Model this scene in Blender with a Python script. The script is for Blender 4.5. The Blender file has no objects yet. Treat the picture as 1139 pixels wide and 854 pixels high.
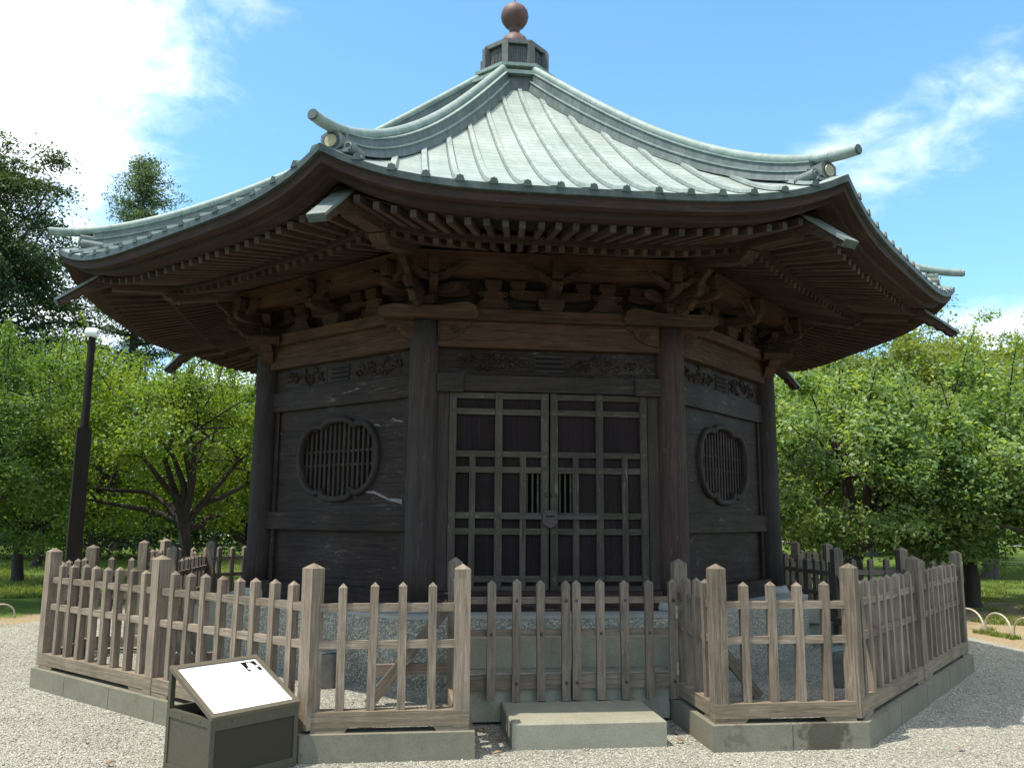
import bpy, math, random
import numpy as np
from math import pi, sin, cos, tan, radians
from mathutils import Vector, Matrix

# ------------------------------------------------------------------ camera, sky, sun, exposure
SC = bpy.context.scene
COL = SC.collection
CAM_LOC = Vector((-1.3401, -10.7976, 1.6))
PITCH, YAW, ROLL = .1584, .1233, .0069
FWD = Vector((sin(YAW) * cos(PITCH), cos(YAW) * cos(PITCH), sin(PITCH)))
_r = Vector((cos(YAW), -sin(YAW), 0)); _u = _r.cross(FWD)
RGT = cos(ROLL) * _r + sin(ROLL) * _u
UPV = -sin(ROLL) * _r + cos(ROLL) * _u
cam_data = bpy.data.cameras.new('camera')
cam_data.sensor_width = 36; cam_data.sensor_fit = 'HORIZONTAL'
cam_data.lens = 36 * 937.13 / 1139
cam_data.clip_end = 2000; cam_data.clip_start = .05
cam = bpy.data.objects.new('camera', cam_data); COL.objects.link(cam)
cam.matrix_world = Matrix(((RGT.x, UPV.x, -FWD.x, CAM_LOC.x), (RGT.y, UPV.y, -FWD.y, CAM_LOC.y),
                           (RGT.z, UPV.z, -FWD.z, CAM_LOC.z), (0, 0, 0, 1)))
SC.camera = cam

SUN_TO = Vector((-.36, -.15, 1)).normalized()          # direction towards the sun
SUN_EL = math.asin(SUN_TO.z); SUN_AZ = math.atan2(SUN_TO.x, SUN_TO.y)
sd = bpy.data.lights.new('sun', 'SUN'); sd.energy = 3.4; sd.angle = radians(.5); sd.color = (1, .94, .83)
so = bpy.data.objects.new('sun', sd); COL.objects.link(so)
so.rotation_euler = SUN_TO.to_track_quat('Z', 'Y').to_euler(); so.location = (0, 0, 30)

SC.view_settings.view_transform = 'Standard'; SC.view_settings.look = 'None'
SC.view_settings.gamma = 1; SC.view_settings.exposure = .93
SKY_STRENGTH = .15


class NT:
    """small helper to write node trees"""
    def __init__(s, nt):
        s.nt = nt; nt.nodes.clear()
    def n(s, typ, ins=None, **kw):
        x = s.nt.nodes.new(typ)
        for k, v in kw.items(): setattr(x, k, v)
        for k, v in (ins or {}).items():
            if isinstance(v, bpy.types.NodeSocket): s.nt.links.new(v, x.inputs[k])
            else: x.inputs[k].default_value = v
        return x
    def math(s, op, a, b=0., c=0., clamp=False):
        return s.n('ShaderNodeMath', {0: a, 1: b, 2: c}, operation=op, use_clamp=clamp).outputs[0]
    def mix(s, f, a, b, blend='MIX'):
        return s.n('ShaderNodeMix', {0: f, 6: a, 7: b}, data_type='RGBA', blend_type=blend).outputs[2]
    def ramp(s, f, pts, interp='LINEAR'):
        x = s.n('ShaderNodeValToRGB', {0: f}); cr = x.color_ramp; cr.interpolation = interp
        while len(cr.elements) < len(pts): cr.elements.new(.5)
        for e, (p, c) in zip(cr.elements, pts):
            e.position = p; e.color = (*c, 1) if isinstance(c, tuple) else (c, c, c, 1)
        return x.outputs[0]
    def noise(s, vec, scale, detail=6, rough=.6, dist=0.):
        return s.n('ShaderNodeTexNoise', {'Vector': vec, 'Scale': scale, 'Detail': detail, 'Roughness': rough, 'Distortion': dist}).outputs[0]
    def mapping(s, vec, scale=(1, 1, 1), rot=(0, 0, 0), loc=(0, 0, 0)):
        return s.n('ShaderNodeMapping', {'Vector': vec, 'Scale': scale, 'Rotation': rot, 'Location': loc}).outputs[0]
    def smooth(s, v, lo, hi):
        x = s.n('ShaderNodeMapRange', {0: v, 1: lo, 2: hi, 3: 0., 4: 1.}, interpolation_type='SMOOTHSTEP'); return x.outputs[0]


W = bpy.data.worlds.new('World'); SC.world = W; W.use_nodes = True
t = NT(W.node_tree)
sky = t.n('ShaderNodeTexSky', sky_type='NISHITA', sun_disc=False, sun_elevation=SUN_EL, sun_rotation=SUN_AZ,
          altitude=0, air_density=1.0, dust_density=.4, ozone_density=1.0).outputs[0]
sky = t.n('ShaderNodeHueSaturation', {'Saturation': 1.12, 'Value': 1.02, 'Color': sky}).outputs[0]
sky = t.mix(1., sky, (.92, 1.13, 1.02, 1), 'MULTIPLY')
dirv = t.n('ShaderNodeTexCoord').outputs['Generated']
sx = t.n('ShaderNodeSeparateXYZ', {0: dirv})
AZ = t.math('ARCTAN2', sx.outputs[0], sx.outputs[1]); EL = t.math('ARCSINE', sx.outputs[2])
comb = t.n('ShaderNodeCombineXYZ', {0: AZ, 1: EL}).outputs[0]
# clouds: soft banks around these headings (azimuth, elevation, widths, tilt, strength), broken up by noise
def bank(az, el, sa, se, tilt, amt):
    m = t.n('ShaderNodeMapping', {'Vector': comb, 'Location': (az, el, 0), 'Rotation': (0, 0, tilt), 'Scale': (sa, se, 1)}, vector_type='TEXTURE').outputs[0]
    l = t.n('ShaderNodeVectorMath', {0: m}, operation='LENGTH').outputs['Value']
    return t.math('MULTIPLY', t.math('POWER', 2.718, t.math('MULTIPLY', t.math('MULTIPLY', l, l), -1.)), amt)
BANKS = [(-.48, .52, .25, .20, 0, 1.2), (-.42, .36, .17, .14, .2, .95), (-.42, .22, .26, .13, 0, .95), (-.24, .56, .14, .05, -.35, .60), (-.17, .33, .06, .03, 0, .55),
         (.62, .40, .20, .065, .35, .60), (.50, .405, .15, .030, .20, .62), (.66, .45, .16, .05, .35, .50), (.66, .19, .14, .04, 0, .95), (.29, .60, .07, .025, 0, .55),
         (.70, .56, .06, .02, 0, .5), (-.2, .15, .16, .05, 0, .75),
         (1.7, .35, .7, .3, 0, 1.0), (2.9, .45, .8, .35, 0, 1.1), (-1.9, .4, .7, .3, 0, 1.1)]  # this row: unseen banks added behind the camera to whiten the fill light
tot = None
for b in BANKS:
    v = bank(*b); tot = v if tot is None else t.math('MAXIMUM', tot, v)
tot = t.math('MAXIMUM', tot, t.math('MULTIPLY', t.smooth(EL, .74, 1.05), .86))      # unseen white cloud added overhead to lift and neutralise the shade
cn = t.noise(t.mapping(comb, (6, 13, 1), (0, 0, .45)), 1.0, 10, .62, .6)
cn2 = t.noise(t.mapping(comb, (22, 30, 1), (0, 0, .35)), 1.0, 6, .6, .5)
dens = t.math('ADD', tot, t.math('MULTIPLY', t.math('SUBTRACT', cn, .5), 1.25))
dens = t.math('ADD', dens, t.math('MULTIPLY', t.math('SUBTRACT', cn2, .5), .55))
dens = t.math('MULTIPLY', t.smooth(dens, .30, 1.25), t.smooth(tot, .1, .4))
lowk = t.math('ADD', .80, t.math('MULTIPLY', t.smooth(EL, .05, .5), .20))
sky = t.mix(1., sky, t.n('ShaderNodeCombineColor', {0: lowk, 1: lowk, 2: 1.}).outputs[0], 'MULTIPLY')
ccol = t.mix(t.smooth(EL, .66, .95), (7.0, 7.1, 7.1, 1), (14.8, 13.5, 11.6, 1))  # added overhead cloud is brighter and warmer, to offset blue fill
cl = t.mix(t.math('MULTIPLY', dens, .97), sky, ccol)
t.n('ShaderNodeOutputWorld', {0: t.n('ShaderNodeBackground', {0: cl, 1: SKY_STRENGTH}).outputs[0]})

# ------------------------------------------------------------------ helpers
rng = random.Random(7)
C8 = cos(pi / 8); T8 = tan(pi / 8)
Z = Vector((0, 0, 1))


class MB:
    """collects verts/faces/uvs and links them as ONE mesh object"""
    def __init__(s): s.v = []; s.f = []; s.uv = []; s.mi = []; s.sm = []
    def face(s, pts, uvs, mi=0, sm=False):
        b = len(s.v); s.v += [tuple(p) for p in pts]; s.f.append(tuple(range(b, b + len(pts)))); s.uv += uvs; s.mi.append(mi); s.sm.append(sm)
    def box(s, c, X, Y, ZZ, mi=0, uo=None, em=None):
        """half-axis vectors; X is the grain direction"""
        c = Vector(c); X = Vector(X); Y = Vector(Y); ZZ = Vector(ZZ)
        u0 = rng.uniform(0, 50) if uo is None else uo; v0 = rng.uniform(0, 50)
        if X.cross(Y).dot(ZZ) < 0: Y = -Y
        lx, ly, lz = X.length, Y.length, ZZ.length
        b = len(s.v)
        for k in (-1, 1):
            for j in (-1, 1):
                for i in (-1, 1): s.v.append(tuple(c + i * X + j * Y + k * ZZ))
        def fc(ids, coords):
            s.f.append(tuple(b + i for i in ids)); s.uv += [(u0 + a, v0 + d) for a, d in coords]; s.mi.append(mi); s.sm.append(False)
        g = lambda i, a: a if i else -a
        fc((0, 2, 3, 1), [(-lx, -ly), (-lx, ly), (lx, ly), (lx, -ly)])
        fc((4, 5, 7, 6), [(-lx, -ly + 3), (lx, -ly + 3), (lx, ly + 3), (-lx, ly + 3)])
        fc((0, 1, 5, 4), [(-lx, 1 - lz), (lx, 1 - lz), (lx, 1 + lz), (-lx, 1 + lz)])
        fc((2, 6, 7, 3), [(-lx, 2 - lz), (-lx, 2 + lz), (lx, 2 + lz), (lx, 2 - lz)])
        mi = mi if em is None else em
        fc((0, 4, 6, 2), [(5 - ly, -lz), (5 - ly, lz), (5 + ly, lz), (5 + ly, -lz)])
        fc((1, 3, 7, 5), [(6 - ly, -lz), (6 + ly, -lz), (6 + ly, lz), (6 - ly, lz)])
    def bar(s, p0, p1, w, h, up=Z, mi=0, em=None):
        p0 = Vector(p0); p1 = Vector(p1); d = p1 - p0; L = d.length; d.normalize()
        sd_ = d.cross(Vector(up)).normalized(); u = sd_.cross(d)
        s.box((p0 + p1) / 2, d * L / 2, sd_ * w / 2, u * h / 2, mi, None, em)
    def post(s, base, w, d, z0, z1, tip, ax=(1, 0), jit=0.):
        """square timber with a pyramid top"""
        bx, by = base; a = Vector((ax[0], ax[1], 0)); bb = Vector((-ax[1], ax[0], 0)); u0 = rng.uniform(0, 50)
        lean = Vector((rng.uniform(-jit, jit), rng.uniform(-jit, jit), 0))
        cs = [(-1, -1), (1, -1), (1, 1), (-1, 1)]
        ch = .0
        lo = [Vector((bx, by, z0)) + a * i * w / 2 + bb * j * d / 2 for i, j in cs]
        hi = [Vector((bx, by, z1)) + lean + a * i * w / 2 + bb * j * d / 2 for i, j in cs]
        ap = Vector((bx, by, z1 + tip)) + lean
        for i in range(4):
            j = (i + 1) % 4; vv = u0 + i * .3; ww = w if i % 2 == 0 else d
            s.face([lo[i], lo[j], hi[j], hi[i]], [(u0, vv), (u0, vv + ww), (u0 + z1 - z0, vv + ww), (u0 + z1 - z0, vv)])
            s.face([hi[i], hi[j], ap], [(u0 + 7, vv), (u0 + 7, vv + ww), (u0 + 7.05, vv + ww / 2)])
        s.face(lo[::-1], [(0, 0), (0, w), (w, w), (w, 0)])
    def prism(s, poly, o, X, Y, N, d, mi=0, sm=False):
        """2-D outline in the X/Y plane, extruded by d along N (centred)"""
        o = Vector(o); X = Vector(X); Y = Vector(Y); N = Vector(N)
        if X.cross(Y).dot(N) < 0: N = -N
        ar = sum(poly[i][0] * poly[(i + 1) % len(poly)][1] - poly[(i + 1) % len(poly)][0] * poly[i][1] for i in range(len(poly)))
        if ar < 0: poly = poly[::-1]
        u0 = rng.uniform(0, 50)
        F_ = [o + X * p[0] + Y * p[1] + N * d / 2 for p in poly]; B_ = [o + X * p[0] + Y * p[1] - N * d / 2 for p in poly]
        uv = [(u0 + p[0], u0 + p[1]) for p in poly]
        s.face(F_, uv, mi); s.face(B_[::-1], uv[::-1], mi)
        acc = 0
        for i in range(len(poly)):
            j = (i + 1) % len(poly); l = (F_[j] - F_[i]).length
            s.face([F_[i], B_[i], B_[j], F_[j]], [(u0 + acc, 0), (u0 + acc, d), (u0 + acc + l, d), (u0 + acc + l, 0)], mi, sm); acc += l
    def tube(s, path, rad, seg=10, mi=0, caps=True, flat=1.):
        path = [Vector(p) for p in path]; n = len(path)
        rad = rad if hasattr(rad, '__len__') else [rad] * n
        u0 = rng.uniform(0, 50); rings = []; L = 0; prev = None
        tg0 = (path[1] - path[0]).normalized(); a = tg0.orthogonal().normalized()
        if abs(tg0.z) < .95: a = tg0.cross(Z).normalized()
        for i in range(n):
            tg = (path[min(i + 1, n - 1)] - path[max(i - 1, 0)]).normalized()
            a = (a - tg * a.dot(tg)).normalized(); b2 = tg.cross(a)
            if i: L += (path[i] - path[i - 1]).length
            rings.append(([path[i] + (a * cos(2 * pi * q / seg) + b2 * sin(2 * pi * q / seg) * flat) * rad[i] for q in range(seg)], L))
        base = len(s.v)
        for r_, _ in rings: s.v += [tuple(p) for p in r_]
        for i in range(n - 1):
            for q in range(seg):
                q2 = (q + 1) % seg
                s.f.append((base + i * seg + q, base + i * seg + q2, base + (i + 1) * seg + q2, base + (i + 1) * seg + q))
                w = 2 * pi * max(rad[i], .01) / seg
                s.uv += [(u0 + rings[i][1], q * w), (u0 + rings[i][1], (q + 1) * w), (u0 + rings[i + 1][1], (q + 1) * w), (u0 + rings[i + 1][1], q * w)]
                s.mi.append(mi); s.sm.append(True)
        if caps:
            s.face(rings[0][0][::-1], [(0, 0)] * seg, mi); s.face(rings[-1][0], [(0, 0)] * seg, mi)
    def lathe(s, prof, c, seg=24, mi=0):
        s_ = [(max(r, .0005), z) for r, z in prof]
        base = len(s.v); n = len(s_)
        for r, z in s_:
            for q in range(seg): s.v.append((c[0] + r * cos(2 * pi * q / seg), c[1] + r * sin(2 * pi * q / seg), c[2] + z))
        u0 = rng.uniform(0, 50)
        for i in range(n - 1):
            for q in range(seg):
                q2 = (q + 1) % seg
                s.f.append((base + i * seg + q, base + i * seg + q2, base + (i + 1) * seg + q2, base + (i + 1) * seg + q))
                w = 2 * pi * s_[i][0] / seg
                s.uv += [(u0 + s_[i][1], q * w), (u0 + s_[i][1], (q + 1) * w), (u0 + s_[i + 1][1], (q + 1) * w), (u0 + s_[i + 1][1], q * w)]
                s.mi.append(mi); s.sm.append(True)
    def ball(s, c, r, sq=(1, 1, 1), seg=10, rings=6, mi=0):
        c = Vector(c); base = len(s.v)
        for i in range(rings + 1):
            th = pi * i / rings
            for q in range(seg):
                ph = 2 * pi * q / seg
                s.v.append((c.x + r * sq[0] * sin(th) * cos(ph), c.y + r * sq[1] * sin(th) * sin(ph), c.z - r * sq[2] * cos(th)))
        for i in range(rings):
            for q in range(seg):
                q2 = (q + 1) % seg
                s.f.append((base + i * seg + q, base + i * seg + q2, base + (i + 1) * seg + q2, base + (i + 1) * seg + q))
                s.uv += [(i * .05, q * .05), (i * .05, q * .05 + .05), (i * .05 + .05, q * .05 + .05), (i * .05 + .05, q * .05)]; s.mi.append(mi); s.sm.append(True)
    def grid(s, G, UVg, mi=0, sm=True, flip=False):
        """G: rows of points"""
        base = len(s.v); R = len(G); Cn = len(G[0])
        for row in G: s.v += [tuple(p) for p in row]
        for i in range(R - 1):
            for j in range(Cn - 1):
                ids = [(i, j), (i, j + 1), (i + 1, j + 1), (i + 1, j)]
                if flip: ids = ids[::-1]
                s.f.append(tuple(base + a * Cn + b for a, b in ids)); s.uv += [UVg[a][b] for a, b in ids]; s.mi.append(mi); s.sm.append(sm)
    def build(s, name, mats, parent=None, at=None):
        me = bpy.data.meshes.new(name)
        off = Vector(at) if at is not None else Vector((0, 0, 0))
        me.from_pydata([tuple(Vector(p) - off) for p in s.v] if at is not None else s.v, [], s.f)
        uvl = me.uv_layers.new(name='UVMap')
        uvl.data.foreach_set('uv', np.array(s.uv, dtype=np.float32).ravel())
        me.polygons.foreach_set('material_index', np.array(s.mi, dtype=np.int32))
        me.polygons.foreach_set('use_smooth', np.array(s.sm, dtype=bool))
        for m in (mats if isinstance(mats, (list, tuple)) else [mats]): me.materials.append(m)
        me.update()
        o = bpy.data.objects.new(name, me); COL.objects.link(o); o.location = off
        if parent is not None:
            o.parent = parent; o.matrix_parent_inverse = Matrix.Translation(-Vector(parent.location))
        return o


def tag(o, label=None, cat=None, group=None, kind=None):
    if label: o['label'] = label
    if cat: o['category'] = cat
    if group: o['group'] = group
    if kind: o['kind'] = kind
    return o


def thing(name, label, cat, loc=(0, 0, 0), group=None):
    o = bpy.data.objects.new(name, None); COL.objects.link(o); o.location = loc; o.empty_display_size = .2
    return tag(o, label, cat, group)


def copy_thing(root, loc, rotz, label):
    r = root.copy(); COL.objects.link(r); r.location = loc; r.rotation_euler = (0, 0, rotz); r['label'] = label
    for ch in list(root.children):
        c = ch.copy(); COL.objects.link(c); c.parent = r
        for g in list(ch.children):
            d = g.copy(); COL.objects.link(d); d.parent = c
    return r


class Fr:
    """frame of face k of the octagon: t along the face, d = distance from the axis, z up"""
    def __init__(s, k):
        a = -pi / 2 + k * pi / 4
        s.k = k; s.N = Vector((cos(a), sin(a), 0)); s.T = Vector((-sin(a), cos(a), 0))
    def P(s, t, d, z): return s.T * t + s.N * d + Z * z
    def box(s, mb, t0, t1, d0, d1, z0, z1, grain='t', mi=0):
        c = s.P((t0 + t1) / 2, (d0 + d1) / 2, (z0 + z1) / 2)
        A, B, C = s.T * (t1 - t0) / 2, s.N * (d1 - d0) / 2, Z * (z1 - z0) / 2
        if grain == 't': mb.box(c, A, B, C, mi)
        elif grain == 'z': mb.box(c, C, A, B, mi)
        else: mb.box(c, B, A, C, mi)


def corner_dir(k):
    a = -pi / 2 - pi / 8 + k * pi / 4
    return Vector((cos(a), sin(a), 0))


def smoothcurve(pts, n):
    """closed Catmull-Rom"""
    out = []; m = len(pts)
    for i in range(m):
        p0, p1, p2, p3 = (np.array(pts[(i + q) % m], float) for q in (-1, 0, 1, 2))
        for k in range(n):
            u = k / n
            out.append(tuple(.5 * ((2 * p1) + (-p0 + p2) * u + (2 * p0 - 5 * p1 + 4 * p2 - p3) * u * u + (-p0 + 3 * p1 - 3 * p2 + p3) * u ** 3)))
    return out


def lerp_pts(pts, x): return float(np.interp(x, [p[0] for p in pts], [p[1] for p in pts]))


# ------------------------------------------------------------------ materials
def new_mat(name):
    m = bpy.data.materials.new(name); m.use_nodes = True
    return m, NT(m.node_tree)


def finish(t, col, rough=.8, bump=None, bs=.3, bd=.01, spec=.3, metal=0., extra=None):
    ins = {'Base Color': col, 'Roughness': rough, 'Metallic': metal, 'Specular IOR Level': spec}
    if bump is not None: ins['Normal'] = t.n('ShaderNodeBump', {'Height': bump, 'Strength': bs, 'Distance': bd}).outputs[0]
    ins.update(extra or {})
    p = t.n('ShaderNodeBsdfPrincipled', ins)
    t.n('ShaderNodeOutputMaterial', {0: p.outputs[0]})


def wood(name, dark, light, wear=None, wear_amt=.5, rough=.85, grain=1., streak=None, var=.35, moss=None, spec=.2):
    m, t = new_mat(name)
    uv = t.n('ShaderNodeTexCoord').outputs['UV']; ob = t.n('ShaderNodeNewGeometry').outputs['Position']
    rnd = t.n('ShaderNodeObjectInfo').outputs['Random']
    g1 = t.noise(t.mapping(uv, (1.3 * grain, 26 * grain, 1)), 1.6, 8, .65, .8)
    g2 = t.noise(t.mapping(uv, (4 * grain, 120 * grain, 1)), 1.5, 4, .6)
    big = t.noise(ob, 2.3, 4, .6)
    g = t.math('ADD', t.math('MULTIPLY', g1, .6), t.math('MULTIPLY', g2, .4))
    col = t.ramp(t.smooth(g, .3, .72), [(0, dark), (1, light)])
    val = t.math('ADD', t.math('MULTIPLY', rnd, var), t.math('ADD', t.math('MULTIPLY', big, .9), .55 - var / 2))
    col = t.mix(1., col, t.n('ShaderNodeCombineColor', {0: val, 1: val, 2: val}).outputs[0], 'MULTIPLY')
    if wear:
        w = t.noise(t.mapping(uv, (2.0, 9, 1)), 1.7, 9, .72, 1.5)
        wm = t.math('MULTIPLY', t.smooth(w, .56, .68), t.smooth(big, .40, .62))
        col = t.mix(t.math('MULTIPLY', wm, wear_amt), col, (*wear, 1))
    if streak:
        w = t.noise(t.mapping(ob, (3.2, 3.2, 9)), 1.2, 10, .7, 3.0)
        big2 = t.noise(ob, 1.1, 3, .5)
        wm = t.math('MULTIPLY', t.smooth(t.math('ABSOLUTE', t.math('SUBTRACT', w, .5)), .028, .0), t.smooth(big2, .5, .7))
        col = t.mix(t.math('MULTIPLY', wm, .16), col, (*streak, 1))
    if moss:
        z = t.n('ShaderNodeSeparateXYZ', {0: ob}).outputs[2]
        mm = t.math('MULTIPLY', t.smooth(t.noise(ob, 5, 6, .7), .5, .66), .6)
        col = t.mix(mm, col, (*moss, 1))
    h = t.math('ADD', g, t.math('MULTIPLY', big, .3))
    finish(t, col, rough, h, .55, .006, spec)
    return m


M_WALL = wood('wall_wood', (.010, .0058, .0046), (.045, .0285, .0235), (.15, .125, .11), .7, .56, spec=.1, grain=.55, streak=(.30, .29, .28))
M_COL = wood('column_wood', (.017, .012, .011), (.052, .037, .032), (.12, .10, .09), .5, .75, grain=.7)
M_COLRED = wood('red_worn_column_wood', (.020, .011, .010), (.064, .037, .032), (.14, .11, .10), .5, .75, grain=.7)
M_BEAM = wood('beam_wood', (.018, .009, .0055), (.098, .049, .029), (.13, .085, .06), .4)
M_BRACK = wood('bracket_wood', (.012, .0062, .0042), (.075, .040, .025), (.16, .11, .075), .55, grain=1.4)
M_RAFT = wood('rafter_wood', (.028, .0165, .013), (.088, .056, .042), (.15, .115, .095), .35, var=.5)
M_EAVE = wood('eave_wood', (.018, .0105, .009), (.055, .034, .027), (.12, .09, .075), .4)
M_LATT = wood('lattice_wood', (.034, .027, .019), (.088, .072, .054), (.25, .22, .185), .6)
M_DOOR = wood('door_panel_wood', (.007, .004, .0045), (.020, .0115, .012), (.07, .03, .026), .4)
M_FENCE = wood('fence_wood', (.095, .070, .050), (.30, .238, .178), (.39, .34, .28), .55, grain=1.2, var=.5)
M_FENCE2 = wood('gate_wood', (.085, .066, .05), (.25, .195, .148), (.38, .33, .275), .5, grain=1.2, var=.3)
M_BASE = wood('fence_beam_wood', (.10, .078, .053), (.27, .215, .15), (.36, .31, .235), .4, grain=1.2, var=.2)
M_RAFT_END = wood('rafter_end_wood', (.035, .028, .025), (.085, .07, .062), (.13, .11, .1), .4)
M_POLE = wood('pole_wood', (.008, .006, .005), (.02, .015, .012))


def simple(name, col, rough=.6, metal=0., nscale=20, namt=.25, bs=.1):
    m, t = new_mat(name); ob = t.n('ShaderNodeNewGeometry').outputs['Position']
    nz = t.noise(ob, nscale, 5, .6)
    c = t.mix(1., (*col, 1), t.ramp(nz, [(.3, 1 - namt), (.7, 1 + namt)]), 'MULTIPLY')
    finish(t, c, rough, nz, bs, .004, .4, metal)
    return m


def concrete(name, c1, c2, pebbles=False, stain=(.06, .05, .04), moss=None, kerb=False):
    m, t = new_mat(name); ob = t.n('ShaderNodeNewGeometry').outputs['Position']
    a = t.noise(ob, 2.2, 6, .65); f = t.noise(ob, 160, 3, .6); b = t.noise(ob, 9, 7, .7)
    col = t.ramp(t.math('ADD', t.math('MULTIPLY', a, .6), t.math('MULTIPLY', b, .4)), [(.3, c1), (.7, c2)])
    col = t.mix(t.math('MULTIPLY', t.smooth(f, .5, .68), .6), col, (*[x * .45 for x in c1], 1))
    st = t.math('MULTIPLY', t.smooth(b, .60, .72), t.smooth(a, .5, .62))
    col = t.mix(t.math('MULTIPLY', st, .7), col, (*stain, 1))
    if kerb:      # the dark damp stain on the right front kerb and a paler one beside it
        for cx_, r_, k_ in ((1.66, .22, .65), (1.02, .08, .3)):
            dd = t.n('ShaderNodeVectorMath', {0: ob, 1: (cx_, -4.82, .10)}, operation='DISTANCE').outputs['Value']
            sm = t.math('MULTIPLY', t.smooth(t.math('ADD', dd, t.math('MULTIPLY', t.math('SUBTRACT', b, .5), .5)), r_, r_ * .55), k_)
            col = t.mix(sm, col, (.035, .03, .02, 1))
    h = f; bd = .004
    if pebbles:
        vo = t.n('ShaderNodeTexVoronoi', {'Vector': ob, 'Scale': 58., 'Randomness': 1.})
        d = vo.outputs[0]
        pc = t.ramp(t.n('ShaderNodeSeparateColor', {0: vo.outputs[1]}).outputs[0], [(0, (.18, .16, .115)), (.45, (.32, .285, .21)), (1, (.48, .435, .335))])
        col = t.mix(t.smooth(d, .70, .45), t.mix(.35, col, (.12, .11, .085, 1)), pc)
        h = t.math('SUBTRACT', 1., d); bd = .012
    finish(t, col, .9, h, .6, bd, .2)
    return m


M_CONC = concrete('kerb_concrete', (.13, .12, .086), (.225, .21, .158), kerb=True)
M_CONC2 = concrete('step_concrete', (.20, .188, .138), (.305, .288, .22))
M_STEP = concrete('hall_step_concrete', (.32, .29, .215), (.43, .40, .31))
M_PEB = concrete('pebble_dash', (.22, .22, .2), (.32, .32, .29), True)
M_SLAB = concrete('slab_concrete', (.27, .255, .22), (.37, .355, .31))

# patinated copper roof: courses from UV (u across, v up the slope, metres)
def copper_roof():
    m, t = new_mat('copper_roof'); uv = t.n('ShaderNodeTexCoord').outputs['UV']; ob = t.n('ShaderNodeNewGeometry').outputs['Position']
    us = t.n('ShaderNodeSeparateXYZ', {0: uv})
    pid = t.math('FLOOR', t.math('DIVIDE', us.outputs[0], .2515))
    wn = t.n('ShaderNodeTexWhiteNoise', {'W': pid}, noise_dimensions='1D').outputs[0]
    shift = t.n('ShaderNodeCombineXYZ', {0: t.math('MULTIPLY', pid, 1.37), 1: t.math('MULTIPLY', wn, .035)}).outputs[0]
    uv2 = t.n('ShaderNodeVectorMath', {0: uv, 1: shift}, operation='ADD').outputs[0]
    br = t.n('ShaderNodeTexBrick', {'Vector': uv2, 'Color1': (.0, .0, .0, 1), 'Color2': (1, 1, 1, 1), 'Mortar': (.5, .5, .5, 1), 'Scale': 1.,
                                    'Mortar Size': .006, 'Mortar Smooth': .3, 'Bias': 0., 'Brick Width': 2.9, 'Row Height': .155}, offset=.37, offset_frequency=2)
    rv = t.n('ShaderNodeSeparateColor', {0: br.outputs[0]}).outputs[0]; mort = br.outputs[1]
    n1 = t.noise(ob, 1.6, 6, .6); n2 = t.noise(t.mapping(uv, (7, .9, 1)), 1.5, 7, .65, .6)
    col = t.ramp(t.math('ADD', t.math('MULTIPLY', n1, .6), t.math('MULTIPLY', n2, .4)), [(.3, (.145, .185, .165)), (.5, (.225, .272, .25)), (.68, (.30, .335, .32))])
    vv = t.math('ADD', .93, t.math('MULTIPLY', rv, .15))
    col = t.mix(1., col, t.n('ShaderNodeCombineColor', {0: vv, 1: vv, 2: vv}).outputs[0], 'MULTIPLY')
    brown = t.math('MULTIPLY', t.smooth(t.noise(t.mapping(uv, (4.5, .5, 1), (0, 0, 0), (4.2, 1, 0)), 1.2, 8, .65, .5), .54, .72), .55)
    col = t.mix(brown, col, (.20, .20, .15, 1))
    pt = t.noise(t.mapping(uv, (1.6, 2.4, 1)), 1.3, 9, .7, 1.2)
    col = t.mix(t.math('MULTIPLY', t.smooth(pt, .56, .66), .35), col, (.17, .22, .20, 1))
    col = t.mix(t.math('MULTIPLY', mort, .8), col, (.07, .09, .082, 1))
    finish(t, col, .5, t.math('ADD', t.math('MULTIPLY', mort, -1.), t.math('MULTIPLY', n2, .25)), .5, .008, .4)
    return m


M_ROOF = copper_roof()
def copper(name, a, b, c, rough=.55):
    m, t = new_mat(name); ob = t.n('ShaderNodeNewGeometry').outputs['Position']; uv = t.n('ShaderNodeTexCoord').outputs['UV']
    n1 = t.noise(ob, 4, 7, .65); n2 = t.noise(t.mapping(uv, (14, 5, 1)), 1., 6, .6)
    f = t.math('ADD', t.math('MULTIPLY', n1, .5), t.math('MULTIPLY', n2, .5))
    u = t.n('ShaderNodeSeparateXYZ', {0: uv}).outputs[0]
    seam = t.math('LESS_THAN', t.math('FRACT', t.math('MULTIPLY', u, 2.7)), .022)
    col = t.ramp(f, [(.32, a), (.5, b), (.68, c)])
    col = t.mix(t.math('MULTIPLY', seam, .6), col, (.05, .07, .065, 1))
    finish(t, col, rough, f, .25, .006, .4)
    return m


M_RIDGE = copper('ridge_copper', (.11, .155, .135), (.18, .235, .21), (.27, .325, .295))
M_RIDGE_BASE = copper('ridge_base_copper', (.06, .075, .07), (.105, .125, .118), (.17, .19, .18))
M_TRIM = copper('eave_copper', (.02, .03, .027), (.04, .055, .05), (.085, .11, .10))
M_CROWN = copper('crown_copper', (.055, .055, .055), (.09, .092, .09), (.15, .155, .15))
M_BALL = simple('oxidised_bronze', (.10, .05, .045), .6, .0, 14, .3)
M_GOLD = simple('dull_gold', (.36, .31, .19), .5, .3, 60, .4)
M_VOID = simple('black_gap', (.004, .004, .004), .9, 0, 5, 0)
M_CAPW = simple('pale_copper_cap', (.20, .225, .215), .4, .2, 8, .3)
M_IRON = simple('rusty_iron', (.06, .042, .04), .6, .3, 60, .4)
M_GREYMETAL = simple('grey_metal', (.20, .19, .18), .5, .4, 10, .25)
M_OLIVE = simple('olive_painted_steel', (.062, .056, .036), .5, .0, 40, .12)
M_WHITE = simple('white_plastic', (.75, .75, .74), .4, 0, 6, .05)
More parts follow.
